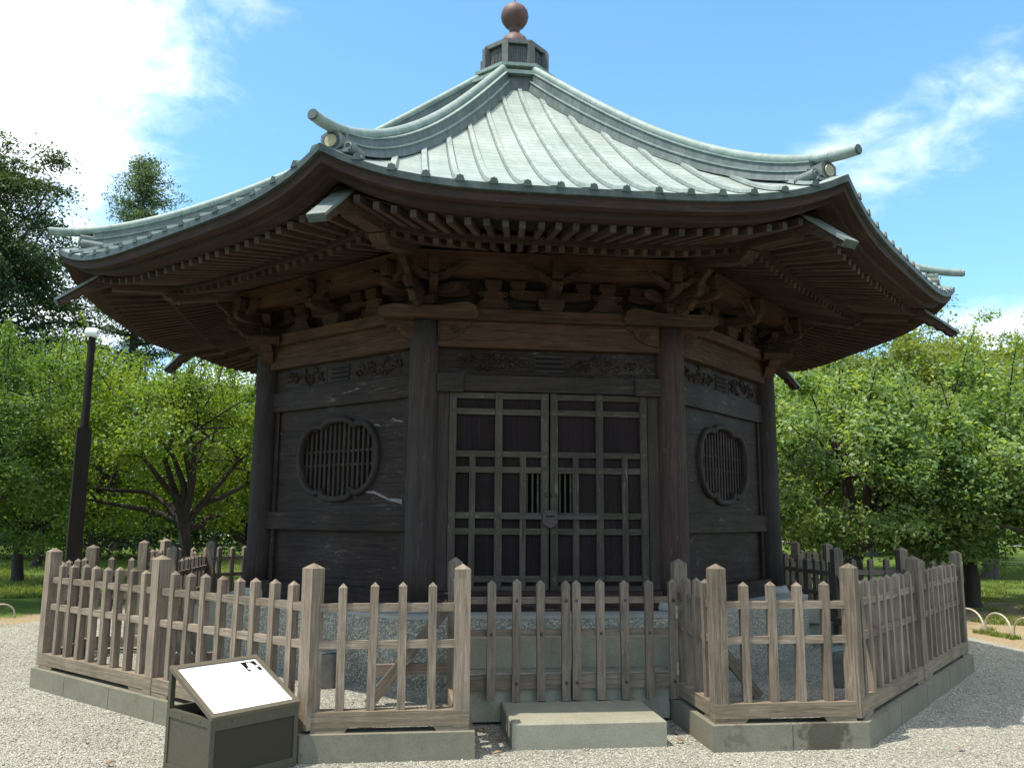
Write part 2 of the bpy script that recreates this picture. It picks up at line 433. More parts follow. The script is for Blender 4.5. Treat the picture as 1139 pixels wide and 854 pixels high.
M_BLACKPL = simple('black_glass', (.01, .01, .012), .15, 0, 6, 0)
M_HOOP = simple('weathered_bamboo', (.42, .37, .28), .5, 0, 20, .25)
M_DEADLEAF = simple('dead_leaf', (.24, .14, .075), .8, 0, 30, .4)

# ------------------------------------------------------------------ ground
def ground_mat():
    m, t = new_mat('lawn_and_earth'); ob = t.n('ShaderNodeNewGeometry').outputs['Position']
    a = t.noise(ob, .35, 5, .6); b = t.noise(ob, 2.2, 7, .68); c = t.noise(ob, 30, 5, .7)
    xs = t.n('ShaderNodeSeparateXYZ', {0: ob})
    soil = t.ramp(c, [(.3, (.14, .105, .062)), (.55, (.29, .23, .14)), (.75, (.38, .32, .215))])
    grass = t.ramp(t.math('ADD', t.math('MULTIPLY', b, .5), t.math('MULTIPLY', c, .5)), [(.3, (.035, .06, .012)), (.55, (.085, .13, .025)), (.75, (.14, .18, .05))])
    # bare earth near the gravel, patchy grass further out
    dist = t.math('SQRT', t.math('ADD', t.math('POWER', xs.outputs[0], 2.), t.math('POWER', xs.outputs[1], 2.)))
    edge = t.math('ADD', t.math('MAXIMUM', t.smooth(dist, 8., 16.), t.math('MULTIPLY', t.smooth(xs.outputs[0], -3., -6.5), t.smooth(dist, 7.9, 9.2))), t.math('MULTIPLY', t.math('SUBTRACT', b, .5), 1.9))
    col = t.mix(t.smooth(edge, .25, .72), soil, grass)
    finish(t, col, .95, t.math('ADD', c, b), .7, .03, .1)
    return m


def gravel_mat(name='gravel'):
    m, t = new_mat(name); ob = t.n('ShaderNodeNewGeometry').outputs['Position']
    vo = t.n('ShaderNodeTexVoronoi', {'Vector': ob, 'Scale': 84., 'Randomness': 1.})
    r = t.n('ShaderNodeSeparateColor', {0: vo.outputs[1]}).outputs[0]
    big = t.noise(ob, .9, 5, .6); fine = t.noise(ob, 7, 6, .7)
    col = t.ramp(r, [(0, (.18, .17, .135)), (.4, (.31, .30, .245)), (.75, (.40, .385, .32)), (1, (.53, .515, .44))])
    col = t.mix(t.smooth(vo.outputs[0], .45, .8), col, (.16, .152, .135, 1))
    v = t.math('ADD', .72, t.math('MULTIPLY', t.math('ADD', t.math('MULTIPLY', big, .6), t.math('MULTIPLY', fine, .4)), .6))
    col = t.mix(1., col, t.n('ShaderNodeCombineColor', {0: v, 1: v, 2: v}).outputs[0], 'MULTIPLY')
    trod = t.math('MULTIPLY', t.smooth(t.noise(t.mapping(ob, (1., 2.2, 1), (0, 0, .5)), .8, 7, .7, .8), .50, .66), .34)
    col = t.mix(trod, col, (.16, .155, .125, 1))
    earth = t.math('MULTIPLY', t.smooth(t.noise(ob, 1.3, 6, .7), .60, .72), .35)
    col = t.mix(earth, col, (.30, .26, .19, 1))
    finish(t, col, .9, t.math('ADD', t.math('SUBTRACT', 1., vo.outputs[0]), t.math('MULTIPLY', fine, .8)), .9, .014, .15)
    return m


M_GROUND = ground_mat(); M_GRAVEL = gravel_mat()
M_ROAD = concrete('pale_asphalt', (.26, .26, .255), (.34, .34, .33))

mb = MB(); S = 500
mb.face([(-S, -S, -.004), (S, -S, -.004), (S, S, -.004), (-S, S, -.004)], [(0, 0)] * 4)
tag(mb.build('ground', M_GROUND), 'sandy earth and patchy lawn around the hall', None, None, 'structure')
# gravel court with a wandering edge
mb = MB(); pts = []
for i in range(96):
    a = 2 * pi * i / 96
    x, y = cos(a), sin(a)
    rr = 7.6 + .12 * sin(5 * a + 1) + .08 * sin(13 * a) + rng.uniform(-.05, .05)
    if x > 0: rr = min(rr, (6.55 + .06 * sin(9 * a)) / max(x, .2)) if y > -4 else rr
    if y < -.35: rr = max(rr, 20 * (-y - .35) + 7.2) if abs(x) < .95 or y < -.5 else rr
    pts.append((rr * x, rr * y, 0))
mb.face(pts, [(0, 0)] * len(pts))
tag(mb.build('gravel_court', M_GRAVEL), 'pale grey gravel court round the fenced hall', None, None, 'structure')
mb = MB()
for k in range(8):
    a_ = -pi / 2 + k * pi / 4; n_ = Vector((cos(a_), sin(a_), 0)); t_ = Vector((-sin(a_), cos(a_), 0)); q_ = lambda t0, d0: n_ * d0 + t_ * t0 + Z * .15
    if k in (0, 2, 6):
        for sg in (-1, 1): mb.face([q_(sg * .95, 3.2), q_(sg * .95, 4.70), q_(sg * 4.70 * T8, 4.70), q_(sg * 3.2 * T8, 3.2)][::-sg], [(0, 0)] * 4)
    else: mb.face([q_(-3.2 * T8, 3.2), q_(-4.70 * T8, 4.70), q_(4.70 * T8, 4.70), q_(3.2 * T8, 3.2)], [(0, 0)] * 4)
tag(mb.build('gravel_bed', M_GRAVEL), 'raised gravel bed inside the fence', None, None, 'structure')
mb = MB()
mb.box((40, 46, .003), (60, -22, 0), (1.4, 3.4, 0), (0, 0, .006))
tag(mb.build('road', M_ROAD), 'pale road crossing behind the trees on the right', None, None, 'structure')

# ------------------------------------------------------------------ the hall
HALL = thing('temple_hall', 'dark wooden octagonal temple hall with green copper roof inside the fence', 'temple hall')
CR = 3.1345; WA = CR * C8          # column ring, wall apothem
COLS = [corner_dir(k) * CR for k in range(8)]

# stone platform
def octo(mb, ap, z0, z1, mi_side=0, mi_top=0, hole=None):
    ps = [corner_dir(k) * ap / C8 for k in range(8)]
    for k in range(8):
        a, b = ps[k], ps[(k + 1) % 8]; L = (b - a).length
        mb.face([a + Z * z0, b + Z * z0, b + Z * z1, a + Z * z1], [(0, 0), (L, 0), (L, z1 - z0), (0, z1 - z0)], mi_side)
    mb.face([p + Z * z1 for p in ps], [(p.x, p.y) for p in ps], mi_top)
mb = MB(); octo(mb, 3.27, .05, .735, 0, 1); octo(mb, 3.275, .735, .765, 1, 1)
mb.build('stone_platform', [M_PEB, M_SLAB], HALL)
for k in (0, 2, -2):
    F_ = Fr(k); mb = MB()
    F_.box(mb, -.825, .825, 3.15, 3.86, .02, .385)
    mb.build('stone_step', M_STEP, HALL)
    mb = MB(); F_.box(mb, -.9, .9, 3.15, 3.66, .388, .63); mb.build('stone_step', M_STEP, HALL)

# columns on round plinths
for k in range(8):
    c = COLS[k]; mb = MB()
    mb.lathe([(.0, .86), (.148, .86), (.146, 1.2), (.138, 3.2), (.130, 3.45), (.0, 3.45)], (c.x, c.y, 0), 22)
    co = mb.build('column', M_COLRED if k == 1 else M_COL, HALL, at=(c.x, c.y, .86))
    mb = MB(); mb.lathe([(.0, .76), (.20, .762), (.205, .80), (.185, .855), (.0, .858)], (c.x, c.y, 0), 22)
    mb.build('plinth', M_SLAB, HALL, at=(c.x, c.y, .76))

MOKKO = [(0.0, .372), (.13, .365), (.215, .325), (.245, .300), (.30, .318), (.42, .30), (.53, .20), (.578, .03), (.55, -.14), (.46, -.27), (.33, -.335),
         (.235, -.31), (.215, -.335), (.17, -.385), (.0, -.40), (-.17, -.385), (-.215, -.335), (-.235, -.31), (-.33, -.335), (-.46, -.27), (-.55, -.14),
         (-.578, .03), (-.53, .20), (-.42, .30), (-.30, .318), (-.245, .300), (-.215, .325), (-.13, .365)]
MOKKO = smoothcurve([(x, z + 2.20) for x, z in MOKKO], 4)


def ring_wall(F_, mb, outline, t0, t1, z0, z1, d0, d1):
    """board with a shaped opening"""
    cz = 2.20; inn = []; out = []
    for x, z in outline:
        dx, dz = x, z - cz
        s = min((t1 if dx > 0 else -t0) / max(abs(dx), 1e-6), (z1 - cz if dz > 0 else cz - z0) / max(abs(dz), 1e-6))
        inn.append((x, z)); out.append((dx * s, cz + dz * s))
    # add exact rectangle corners by snapping the nearest outer point
    for cx_, cz_ in ((t0, z0), (t1, z0), (t1, z1), (t0, z1)):
        i = min(range(len(out)), key=lambda q: (out[q][0] - cx_) ** 2 + (out[q][1] - cz_) ** 2); out[i] = (cx_, cz_)
    n = len(inn)
    for i in range(n):
        j = (i + 1) % n
        q = [inn[i], inn[j], out[j], out[i]]
        uv = [(p[0], p[1]) for p in q]
        mb.face([F_.P(p[0], d1, p[1]) for p in q], uv)
        mb.face([F_.P(p[0], d0, p[1]) for p in q][::-1], uv[::-1])
        mb.face([F_.P(*[inn[i][0], d1, inn[i][1]]), F_.P(inn[i][0], d0, inn[i][1]), F_.P(inn[j][0], d0, inn[j][1]), F_.P(inn[j][0], d1, inn[j][1])],
                [(inn[i][0], 0), (inn[i][0], .05), (inn[j][0], .05), (inn[j][0], 0)])


def carving(F_, mb, tc, zc, w, h, d, seed):
    """low relief of curling leaves"""
    r = random.Random(seed)
    for i in range(15):
        a = r.uniform(-1, 1); tt = tc + a * w / 2; zz = zc + r.uniform(-.5, .5) * h * (1 - .6 * abs(a))
        R_ = r.uniform(.025, .05); ph = r.uniform(0, 6.28); sgn = r.choice((-1, 1)); path = []
        for q in range(9):
            an = ph + sgn * q * .62; rr = R_ * (1 - q / 11)
            path.append(F_.P(tt + rr * cos(an), d + .006, zz + rr * sin(an) * .85))
        mb.tube(path, [.014 - .001 * q for q in range(9)], 6)
    for i in range(18):
        a = r.uniform(-1, 1); tt = tc + a * w / 2; zz = zc + r.uniform(-.5, .5) * h * (1 - .5 * abs(a)); an = r.uniform(0, pi)
        L = r.uniform(.03, .07)
        mb.tube([F_.P(tt - L * cos(an), d, zz - L * sin(an) * .6), F_.P(tt, d + .016, zz), F_.P(tt + L * cos(an), d, zz + L * sin(an) * .6)], [.004, .018, .004], 6)


HB = 1.20   # half bay between column centres
for k in range(8):
    F_ = Fr(k); even = (k % 2 == 0); tw = 1.075
    # top board behind the brackets closes the wall up to the roof
    mb = MB(); F_.box(mb, -1.22, 1.22, WA - .07, WA - .03, 3.56, 4.35); mb.build('bracket_board', M_WALL, HALL)
    # head tie beam and wall plate
    mb = MB(); F_.box(mb, -1.08, 1.08, WA - .09, WA + .075, 3.205, 3.452); mb.build('tie_beam', M_BEAM, HALL)
    mb = MB(); F_.box(mb, -1.26, 1.26, WA - .15, WA + .15, 3.455, 3.56); mb.build('wall_plate', M_BEAM, HALL)
    # frieze
    mb = MB(); F_.box(mb, -1.08, 1.08, WA - .06, WA - .005, 2.945, 3.2)
    fz = mb.build('frieze', M_WALL, HALL)
    if k in (0, 1, 7):
        for q in (-.55, .55):
            mb = MB(); carving(F_, mb, q, 3.075, .62, .17, WA, 10 + k + int(q * 9)); F_.box(mb, q - .34, q + .34, WA - .008, WA - .001, 2.99, 3.17); mb.build('carving', M_WALL, fz)
        mb = MB()
        for q in range(4): F_.box(mb, -.145, .145, WA - .02, WA + .012, 2.995 + q * .047, 3.013 + q * .047, 't', 1)
        for q in range(3): F_.box(mb, -.13, .13, WA - .02, WA + .001, 3.02 + q * .047, 3.038 + q * .047)
        mb.build('vent_slot', [M_VOID, M_COL], fz)
    # ground sill
    mb = MB(); F_.box(mb, -1.06, 1.06, WA - .08, WA + .08, .767, .945); mb.build('ground_sill', M_WALL, HALL)
    if not even:
        mb = MB()
        ring_wall(F_, mb, MOKKO, -tw, tw, 1.655, 2.735, WA - .06, WA - .01)
        F_.box(mb, -tw, tw, WA - .065, WA - .02, .945, 1.475)
        w = mb.build('wall', M_WALL, HALL)
        for z0, z1, dd in ((2.735, 2.94, .035), (1.475, 1.655, .045)):
            mb = MB(); F_.box(mb, -tw, tw, WA - .05, WA + dd, z0, z1); mb.build('wall_rail', M_WALL, w)
        mb = MB()
        for zz in (1.90, 2.17, 2.46):
            xs_ = [x for x, z in MOKKO if abs(z - zz) < .05]; xr = max(xs_) + .05; xl = min(xs_) - .05
            for a_, b_ in ((-tw + .13, xl), (xr, tw - .13)): F_.box(mb, a_, b_, WA - .03, WA - .0085, zz - .003, zz + .003)
        mb.build('plank_joint', M_VOID, w)
        if k == 7:      # bare pale patches where the dark finish has flaked off
            mb = MB(); rr_ = random.Random(4)
            def gash(pts_, d):
                up_ = [(x, z + w * rr_.uniform(.5, 1.)) for x, z, w in pts_]; lo_ = [(x, z - w * rr_.uniform(.5, 1.)) for x, z, w in pts_]
                for q in range(len(pts_) - 1): mb.face([F_.P(*p[:1], WA + d, p[1]) for p in (lo_[q], lo_[q + 1], up_[q + 1], up_[q])], [(p[0] * .5, p[1]) for p in (lo_[q], lo_[q + 1], up_[q + 1], up_[q])])
            gash([(.36, 1.865, .001), (.45, 1.85, .012), (.56, 1.845, .016), (.66, 1.81, .02), (.76, 1.775, .018), (.84, 1.765, .026), (.95, 1.745, .03), (.975, 1.74, .02)], -.008)
            for x, z, l_ in ((-.36, 2.52, .05), (-.40, 2.50, .03), (.56, 2.50, .06), (.86, 2.52, .08), (.80, 2.54, .04), (-.61, 2.27, .03), (-.95, 2.5, .02)):
                gash([(x - l_, z - .01, .001), (x - l_ * .3, z + .006, .008), (x + l_ * .4, z, .009), (x + l_, z - .012, .001)], -.008)
            for x, z, l_ in ((.2, 2.86, .05), (.30, 2.875, .05), (.12, 2.85, .03)): gash([(x - l_, z - .01, .001), (x, z + .004, .006), (x + l_, z, .001)], .037)
            mb.build('flaked_patch', simple('bare_pale_wood', (.16, .15, .14), .8, 0, 40, .3), w)
        for sg in (-1, 1):
            mb = MB(); F_.box(mb, sg * .985 - .035, sg * .985 + .035, WA - .05, WA + .018, .95, 1.472, 'z'); F_.box(mb, sg * .99 - .03, sg * .99 + .03, WA - .05, WA + .012, 1.658, 2.732, 'z')
            mb.build('jamb_batten', M_WALL, w)
        mb = MB(); n = len(MOKKO)
        def off(q, a):
            x, z = MOKKO[q % n]; x2, z2 = MOKKO[(q + 1) % n]; x0, z0 = MOKKO[(q - 1) % n]
            nx, nz = (z2 - z0), -(x2 - x0); l = math.hypot(nx, nz) or 1
            sgn = 1 if (nx * x + nz * (z - 2.2)) > 0 else -1
            return (x + sgn * nx / l * a, z + sgn * nz / l * a)
        prof = [(-.012, -.03), (-.012, .022), (.004, .034), (.036, .034), (.048, .016), (.048, -.015)]
        G = [[F_.P(off(q, a)[0], WA + d, off(q, a)[1]) for a, d in prof] for q in range(n + 1)]
        U_ = [[(q * .03, j * .03) for j in range(len(prof))] for q in range(n + 1)]
        mb.grid(G, U_, 0, True)
        mb.build('window_frame', M_COL, w)
        mb = MB()
        for q in range(-7, 8):
            x = q * .072
            zs = [z for (xx, z) in MOKKO if abs(xx - x) < .03]
            hi = max(zs) + .02; lo = min(zs) - .02
            F_.box(mb, x - .017, x + .017, WA - .05, WA - .022, lo, hi, 'z')
        for zz in (2.13, 2.27): F_.box(mb, -.56, .56, WA - .055, WA - .03, zz - .012, zz + .012)
        mb.build('window_bars', M_WALL, w)
        mb = MB(); F_.box(mb, -.62, .62, WA - .16, WA - .15, 1.75, 2.65); mb.build('unlit_window_sheet', M_VOID, w)  # black sheet stands in for the unlit room behind the bars
    else:
        # door bay: jambs, lintel with end blocks, two lattice leaves
        for sg in (-1, 1):
            mb = MB(); F_.box(mb, sg * 1.015 - .055, sg * 1.015 + .055, WA - .08, WA + .03, .948, 2.787, 'z'); mb.build('door_jamb', M_COL, HALL)
        mb = MB(); F_.box(mb, -1.08, 1.08, WA - .08, WA + .05, 2.79, 2.94)
        ln = mb.build('lintel', M_COL, HALL)
        for sg in (-1, 1):
            mb = MB(); F_.box(mb, sg * .955 - .125, sg * .955 + .125, WA + .0, WA + .085, 2.775, 2.945); mb.build('end_block', M_COL, ln)
        mb = MB(); F_.box(mb, -.96, .96, WA - .3, WA - .29, .95, 2.8); mb.build('unlit_interior_sheet', M_VOID, HALL)  # black sheet stands in for the unlit interior behind the lattice
        for sg in (-1, 1):
            mb = MB()
            E0, E1 = .006, .955
            V_full = [(.045, .035), (.485, .034), (.92, .034)]; V_low = [(.253, .028), (.73, .028)]
            H_ = [(2.752, .028), (2.60, .028), (2.20, .028), (2.053, .028), (1.63, .028), (1.483, .028), (1.052, .028), (.965, .02)]
            for x, hw in V_full: F_.box(mb, sg * x - hw, sg * x + hw, WA - .045, WA + .022, .95, 2.785, 'z')
            for x, hw in V_low: F_.box(mb, sg * x - hw, sg * x + hw, WA - .045, WA + .017, .95, 2.20, 'z')
            for z, hh in H_: F_.box(mb, min(sg * E0, sg * E1), max(sg * E0, sg * E1), WA - .042, WA + .012, z - hh, z + hh)
            leaf = mb.build('door_leaf', M_LATT, HALL)
            mb = MB()
            def pan(x0, x1, z0, z1):
                F_.box(mb, min(sg * x0, sg * x1), max(sg * x0, sg * x1), WA - .04, WA - .022, z0, z1, 'z')
            pan(.01, .95, 2.053, 2.78); pan(.253, .95, 1.63, 2.053); pan(.01, .95, .95, 1.63)
            mb.build('door_panel', M_DOOR, leaf)
            mb = MB()
            for q in range(3): F_.box(mb, sg * (.105 + q * .052) - .008, sg * (.105 + q * .052) + .008, WA - .04, WA - .02, 1.63, 2.05, 'z')
            mb.build('peep_bars', M_LATT, leaf)
            for x, _ in V_full:
                for z, _h in H_[:7] if k == 0 else []:
                    mb = MB()
                    mb.prism([(.028 * cos(a * pi / 3), .028 * sin(a * pi / 3)) for a in range(6)], F_.P(sg * x, WA + .0235, z), F_.T, Z, F_.N, .003)
                    mb.build('metal_fitting', M_LATT, leaf)
            mb = MB(); mb.tube([F_.P(sg * .03, WA + .02, 1.82), F_.P(sg * .03, WA + .04, 1.82)], [.022, .014], 10); mb.build('door_pull', M_IRON, leaf)
        if k == 0:
            mb = MB()
            mb.box(F_.P(0, WA + .03, 1.615), F_.T * .47, F_.N * .008, Z * .018)
            mb.prism([(-.07, .05), (-.05, .08), (.05, .08), (.07, .05), (.07, -.04), (0, -.085), (-.07, -.04)], F_.P(0, WA + .05, 1.60), F_.T, Z, F_.N, .02)
            mb.box(F_.P(0, WA + .063, 1.625), F_.T * .045, F_.N * .003, Z * .006, 1)
            mb.build('latch', [M_IRON, M_VOID], HALL)

# carved beam noses on the door sides, passing the columns
for k in (0, 2, 4, 6):
    F_ = Fr(k)
    for sg in (-1, 1):
        mb = MB()
        top = [(.72, 3.455), (.70, 3.50), (.73, 3.58), (.80, 3.615), (.90, 3.605), (1.05, 3.575), (1.25, 3.565), (1.50, 3.57), (1.60, 3.555), (1.645, 3.52), (1.64, 3.475), (1.60, 3.453)]
        mb.prism([(sg * x, z) for x, z in top], F_.P(0, WA + .02, 0), F_.T, Z, F_.N, .345)
        pl = mb.build('plate_nose', M_BEAM, HALL)
        mb = MB()
        low = [(1.21, 3.45), (1.60, 3.45), (1.575, 3.415), (1.53, 3.385), (1.47, 3.385), (1.45, 3.345), (1.41, 3.30), (1.33, 3.262), (1.21, 3.24)]
        mb.prism([(sg * x, z) for x, z in low], F_.P(0, WA, 0), F_.T, Z, F_.N, .13)
        low = [(1.06, 3.45), (.73, 3.45), (.76, 3.415), (.815, 3.40), (.83, 3.355), (.87, 3.31), (.93, 3.28), (1.06, 3.25)]
        mb.prism([(sg * x, z) for x, z in low], F_.P(0, WA, 0), F_.T, Z, F_.N, .20)
        for cx_ in (1.38, .92):
            path = [F_.P(sg * (cx_ + (.05 - .0035 * q) * cos(q * .8)), WA + (.07 if cx_ > 1 else .105), 3.36 + (.05 - .0035 * q) * sin(q * .8)) for q in range(12)]
            mb.tube(path, .008, 6)
        mb.build('beam_nose', M_BEAM, HALL)

# purlin on brackets
PA = 3.22
for k in range(8):
    F_ = Fr(k); mb = MB(); F_.box(mb, -PA * T8 - .10, PA * T8 + .10, PA - .07, PA + .07 - .001 * (k % 2), 3.855 + .0015 * (k % 2), 4.045 - .0015 * (k % 2))
    F_.box(mb, -1.22, 1.22, PA - .30, PA - .10, 3.88, 4.0)
    mb.build('purlin', M_BEAM, HALL)


def arm(mb, o, X, N, L, h, th):
    """boat shaped bracket arm, curved underneath"""
    pts = [(-L, h), (L, h), (L, h * .45), (L * .92, h * .22), (L * .75, h * .05), (L * .5, 0), (-L * .5, 0), (-L * .75, h * .05), (-L * .92, h * .22), (-L, h * .45)]
    mb.prism(pts, o, X, Z, N, th)


def block(mb, c, X, N, w, h):
    """bearing block with a chamfered foot"""
    mb.prism([(-w * .36, 0), (w * .36, 0), (w * .5, h * .42), (w * .5, h), (-w * .5, h), (-w * .5, h * .42)], c, X, Z, N, w)


def wing(mb, c, X, N, sg, th=.06):
    """curling wing below the purlin"""
    pts = [(0, 0), (.07, .02), (.13, .07), (.17, .09), (.22, .15), (.20, .165), (.14, .125), (.09, .11), (.05, .07), (0, .055)]
    mb.prism([(sg * a, b) for a, b in pts], c, X, Z, N, th)


for k in range(8):
    F_ = Fr(k)
    # mid-bay bracket
    mb = MB(); o = F_.P(0, WA, 0)
    block(mb, o + Z * 3.562 + F_.N * .04, F_.T, F_.N, .25, .115)
    arm(mb, o + Z * 3.68 + F_.N * .04, F_.T, F_.N, .40, .09, .10)
    arm(mb, o + Z * 3.682 + F_.N * .16, F_.N, F_.T, .30, .09, .10)
    for q in (-.32, .32): block(mb, o + Z * 3.772 + F_.T * q + F_.N * .04, F_.T, F_.N, .15, .085)
    block(mb, F_.P(0, PA, 3.772), F_.T, F_.N, .16, .08)
    mb.prism([(-.05, 0), (.05, 0), (.05, .14), (.03, .17), (-.03, .17), (-.05, .14)], F_.P(0, PA + .13, 3.80), F_.T, Z, F_.N, .10)
    for sg in (-1, 1): wing(mb, F_.P(sg * .05, PA + .085, 3.755), F_.T, F_.N, sg)
    mb.build('bracket', M_BRACK, HALL)
    # frog-leg struts with scrolls, and small blocks between
    for q in (-.56, .56):
        mb = MB()
        pts = [(-.21, 0), (-.15, .012), (-.115, .06), (-.09, .13), (-.12, .165), (-.08, .19), (.08, .19), (.12, .165), (.09, .13), (.115, .06), (.15, .012), (.21, 0), (.10, -.0)]
        mb.prism(pts, F_.P(q, WA + .06, 3.563), F_.T, Z, F_.N, .08)
        for sg in (-1, 1):
            mb.tube([F_.P(q + sg * (.115 + (.03 - .002 * j) * cos(j * .8)), WA + .105, 3.715 + (.03 - .002 * j) * sin(j * .8)) for j in range(11)], .008, 6)
            mb.tube([F_.P(q + sg * .20, WA + .10, 3.57), F_.P(q + sg * .14, WA + .105, 3.60), F_.P(q + sg * .115, WA + .105, 3.66)], .011, 6)
        block(mb, F_.P(q, WA + .05, 3.753), F_.T, F_.N, .16, .10)
        mb.build('frog_leg_strut', M_BRACK, HALL)
    # column bracket
    c = corner_dir(k); tt = Vector((-c.y, c.x, 0)); o = c * CR
    mb = MB()
    block(mb, o + Z * 3.562, tt, c, .26, .12)
    arm(mb, o + Z * 3.69 + c * .14, c, tt, .34, .09, .085)
    for f2 in (Fr(k - 1), Fr(k)):
        arm(mb, o + Z * 3.694, f2.T, f2.N, .42, .08, .08)
        sgn = 1 if f2.k == k - 1 else -1
        pos = f2.P(sgn * (PA * T8 - .02), PA, 0)
        block(mb, f2.P(sgn * (CR * sin(pi / 8) - .34), WA, 3.775), f2.T, f2.N, .13, .075)
        # arm running out square to the wall to the purlin, with its nose
        arm(mb, f2.P(sgn * 1.14, WA + .20, 3.70), f2.N, f2.T, .32, .08, .075)
        block(mb, f2.P(sgn * 1.14, PA, 3.785), f2.T, f2.N, .14, .07)
        mb.prism([(-.045, 0), (.045, 0), (.05, .13), (.03, .165), (-.03, .165), (-.05, .13)], f2.P(sgn * 1.14, PA + .13, 3.80), f2.T, Z, f2.N, .10)
        wing(mb, f2.P(sgn * 1.09, PA + .085, 3.755), f2.T, f2.N, -sgn)
        wing(mb, f2.P(sgn * 1.19, PA + .085, 3.755), f2.T, f2.N, sgn)
    # carved tail rafter nose on the diagonal
    pts = [(.0, .0), (.22, -.01), (.30, .03), (.36, .09), (.42, .10), (.48, .17), (.55, .21), (.57, .24), (.48, .23), (.41, .18), (.34, .16), (.26, .11), (.0, .12)]
    mb.prism(pts, o + Z * 3.68 + c * .05, c, Z, tt, .065)
    pts = [(.0, .0), (.15, -.01), (.20, .03), (.24, .025), (.28, .08), (.34, .10), (.32, .125), (.24, .11), (.0, .09)]
    mb.prism(pts, o + Z * 3.56 + c * .08, c, Z, tt, .07)
    mb.build('bracket', M_BRACK, HALL)

# ---- roof geometry
EA = 4.90
ZF = np.polyfit([4.9, 4.62, 4.34, 3.93, 3.29, 2.45, 1.76, .95, .4], [4.05, 4.17, 4.31, 4.55, 4.99, 5.59, 6.12, 6.80, 7.32], 4)
def zf(a): return float(np.polyval(ZF, a)) - float(np.polyval(ZF, EA)) + 4.05
def lift(tau): return .235 * abs(tau) ** 4.2
def zroof(a, tau): return zf(a) + lift(tau) * max(0., (a - 2.2) / (EA - 2.2)) ** 2.2

NA, NT_ = 22, 28
arow = [EA - (EA - .36) * i / NA for i in range(NA + 1)]
slope_len = [0.]
for i in range(NA): slope_len.append(slope_len[-1] + math.hypot(arow[i] - arow[i + 1], zf(arow[i + 1]) - zf(arow[i])))
mb = MB()
for k in range(8):
    F_ = Fr(k); uo = k * .2515 * 15
    G = []; U_ = []
    for i, a in enumerate(arow):
        G.append([F_.P(tau * a * T8, a, zroof(a, tau)) for tau in [2 * j / NT_ - 1 for j in range(NT_ + 1)]])
        U_.append([(uo + tau * a * T8, slope_len[i]) for tau in [2 * j / NT_ - 1 for j in range(NT_ + 1)]])
    mb.grid(G, U_, 0, True)
    # standing rolls every quarter metre, parallel in plan and dying into the ridges
    for q in range(-7, 8):
        t0 = q * .2515; amin = max(abs(t0) / T8 + .12, .52); path = []; n = 16
        if amin > EA - .1: continue
        L = [EA + .012 - (EA + .012 - amin) * j / n for j in range(n + 1)]
        prof = [(-.039, .003), (-.031, .004), (-.023, .034), (.023, .034), (.031, .004), (.039, .003)]
        G = [[F_.P(t0 + x, a, zroof(min(a, EA), min(1, abs(t0) / (a * T8))) + h) for x, h in prof] for a in L]
        U_ = [[(uo + t0 + x, 20 + j * .2) for x, h in prof] for j in range(n + 1)]
        mb.grid([r_[0:2] for r_ in G], [r_[0:2] for r_ in U_], 1, False); mb.grid([r_[4:6] for r_ in G], [r_[4:6] for r_ in U_], 1, False)
        mb.grid([r_[1:3] for r_ in G], [r_[1:3] for r_ in U_], 0, False); mb.grid([r_[3:5] for r_ in G], [r_[3:5] for r_ in U_], 0, False)
        mb.grid([r_[2:4] for r_ in G], [r_[2:4] for r_ in U_], 0, False)
        p = G[0]; mb.face([p[1], p[2], p[3], p[4]], [(0, 0)] * 4, 1)
        # dark drip point under the roll at the eave
        z0 = zroof(EA, min(1, abs(t0) / (EA * T8)))
        mb.prism([(-.036, -.015), (.036, -.015), (.006, .037), (-.006, .037)], F_.P(t0, EA + .016, z0), F_.T, Z, F_.N, .008, 1)
roof = mb.build('roof', [M_ROOF, M_TRIM, M_RIDGE], HALL)


def sweep(mb, k, prof, n=28, mi=0, lf=1.):
    F_ = Fr(k)
    taus = [2 * j / n - 1 for j in range(n + 1)]
    G = [[F_.P(tau * A * T8, A, z + lift(tau) * (lf if not callable(lf) else lf(A))) for A, z in prof] for tau in taus]
    U_ = [[(k * 5.3 + tau * A * T8, q * .12 + k) for q, (A, z) in enumerate(prof)] for tau in taus]
    mb.grid(G, U_, mi, False)


LF = lambda A: max(0., (A - 2.9) / (EA - 2.9)) ** 1.3
mb = MB()
for k in range(8): sweep(mb, k, [(EA - .01, 4.052), (EA + .012, 4.046), (EA + .010, 3.992), (EA - .05, 3.990)], 28)
mb.build('copper_edge', M_TRIM, HALL)
for prof in ([(EA - .022, 4.03), (EA - .03, 3.918), (4.76, 3.925)], [(4.765, 3.95), (4.755, 3.872), (4.60, 3.882), (4.60, 3.93)]):
    mb = MB()
    for k in range(8): sweep(mb, k, prof, 28)
    mb.build('eave_board', M_EAVE, HALL)
mb = MB()
for k in range(8):
    sweep(mb, k, [(4.62, 3.885), (3.95, 4.02)], 28, lf=LF)
    sweep(mb, k, [(3.96, 3.93), (3.2, 4.15), (2.80, 4.265)], 28, lf=LF)
mb.build('soffit_deck', M_EAVE, HALL)
mb = MB()
for k in range(8): sweep(mb, k, [(3.92, 3.99), (3.90, 3.918), (4.005, 3.905), (4.005, 3.97)], 28, lf=LF)
mb.build('eave_batten', M_EAVE, HALL)
NR = 26
rest_f, rest_b = MB(), MB()
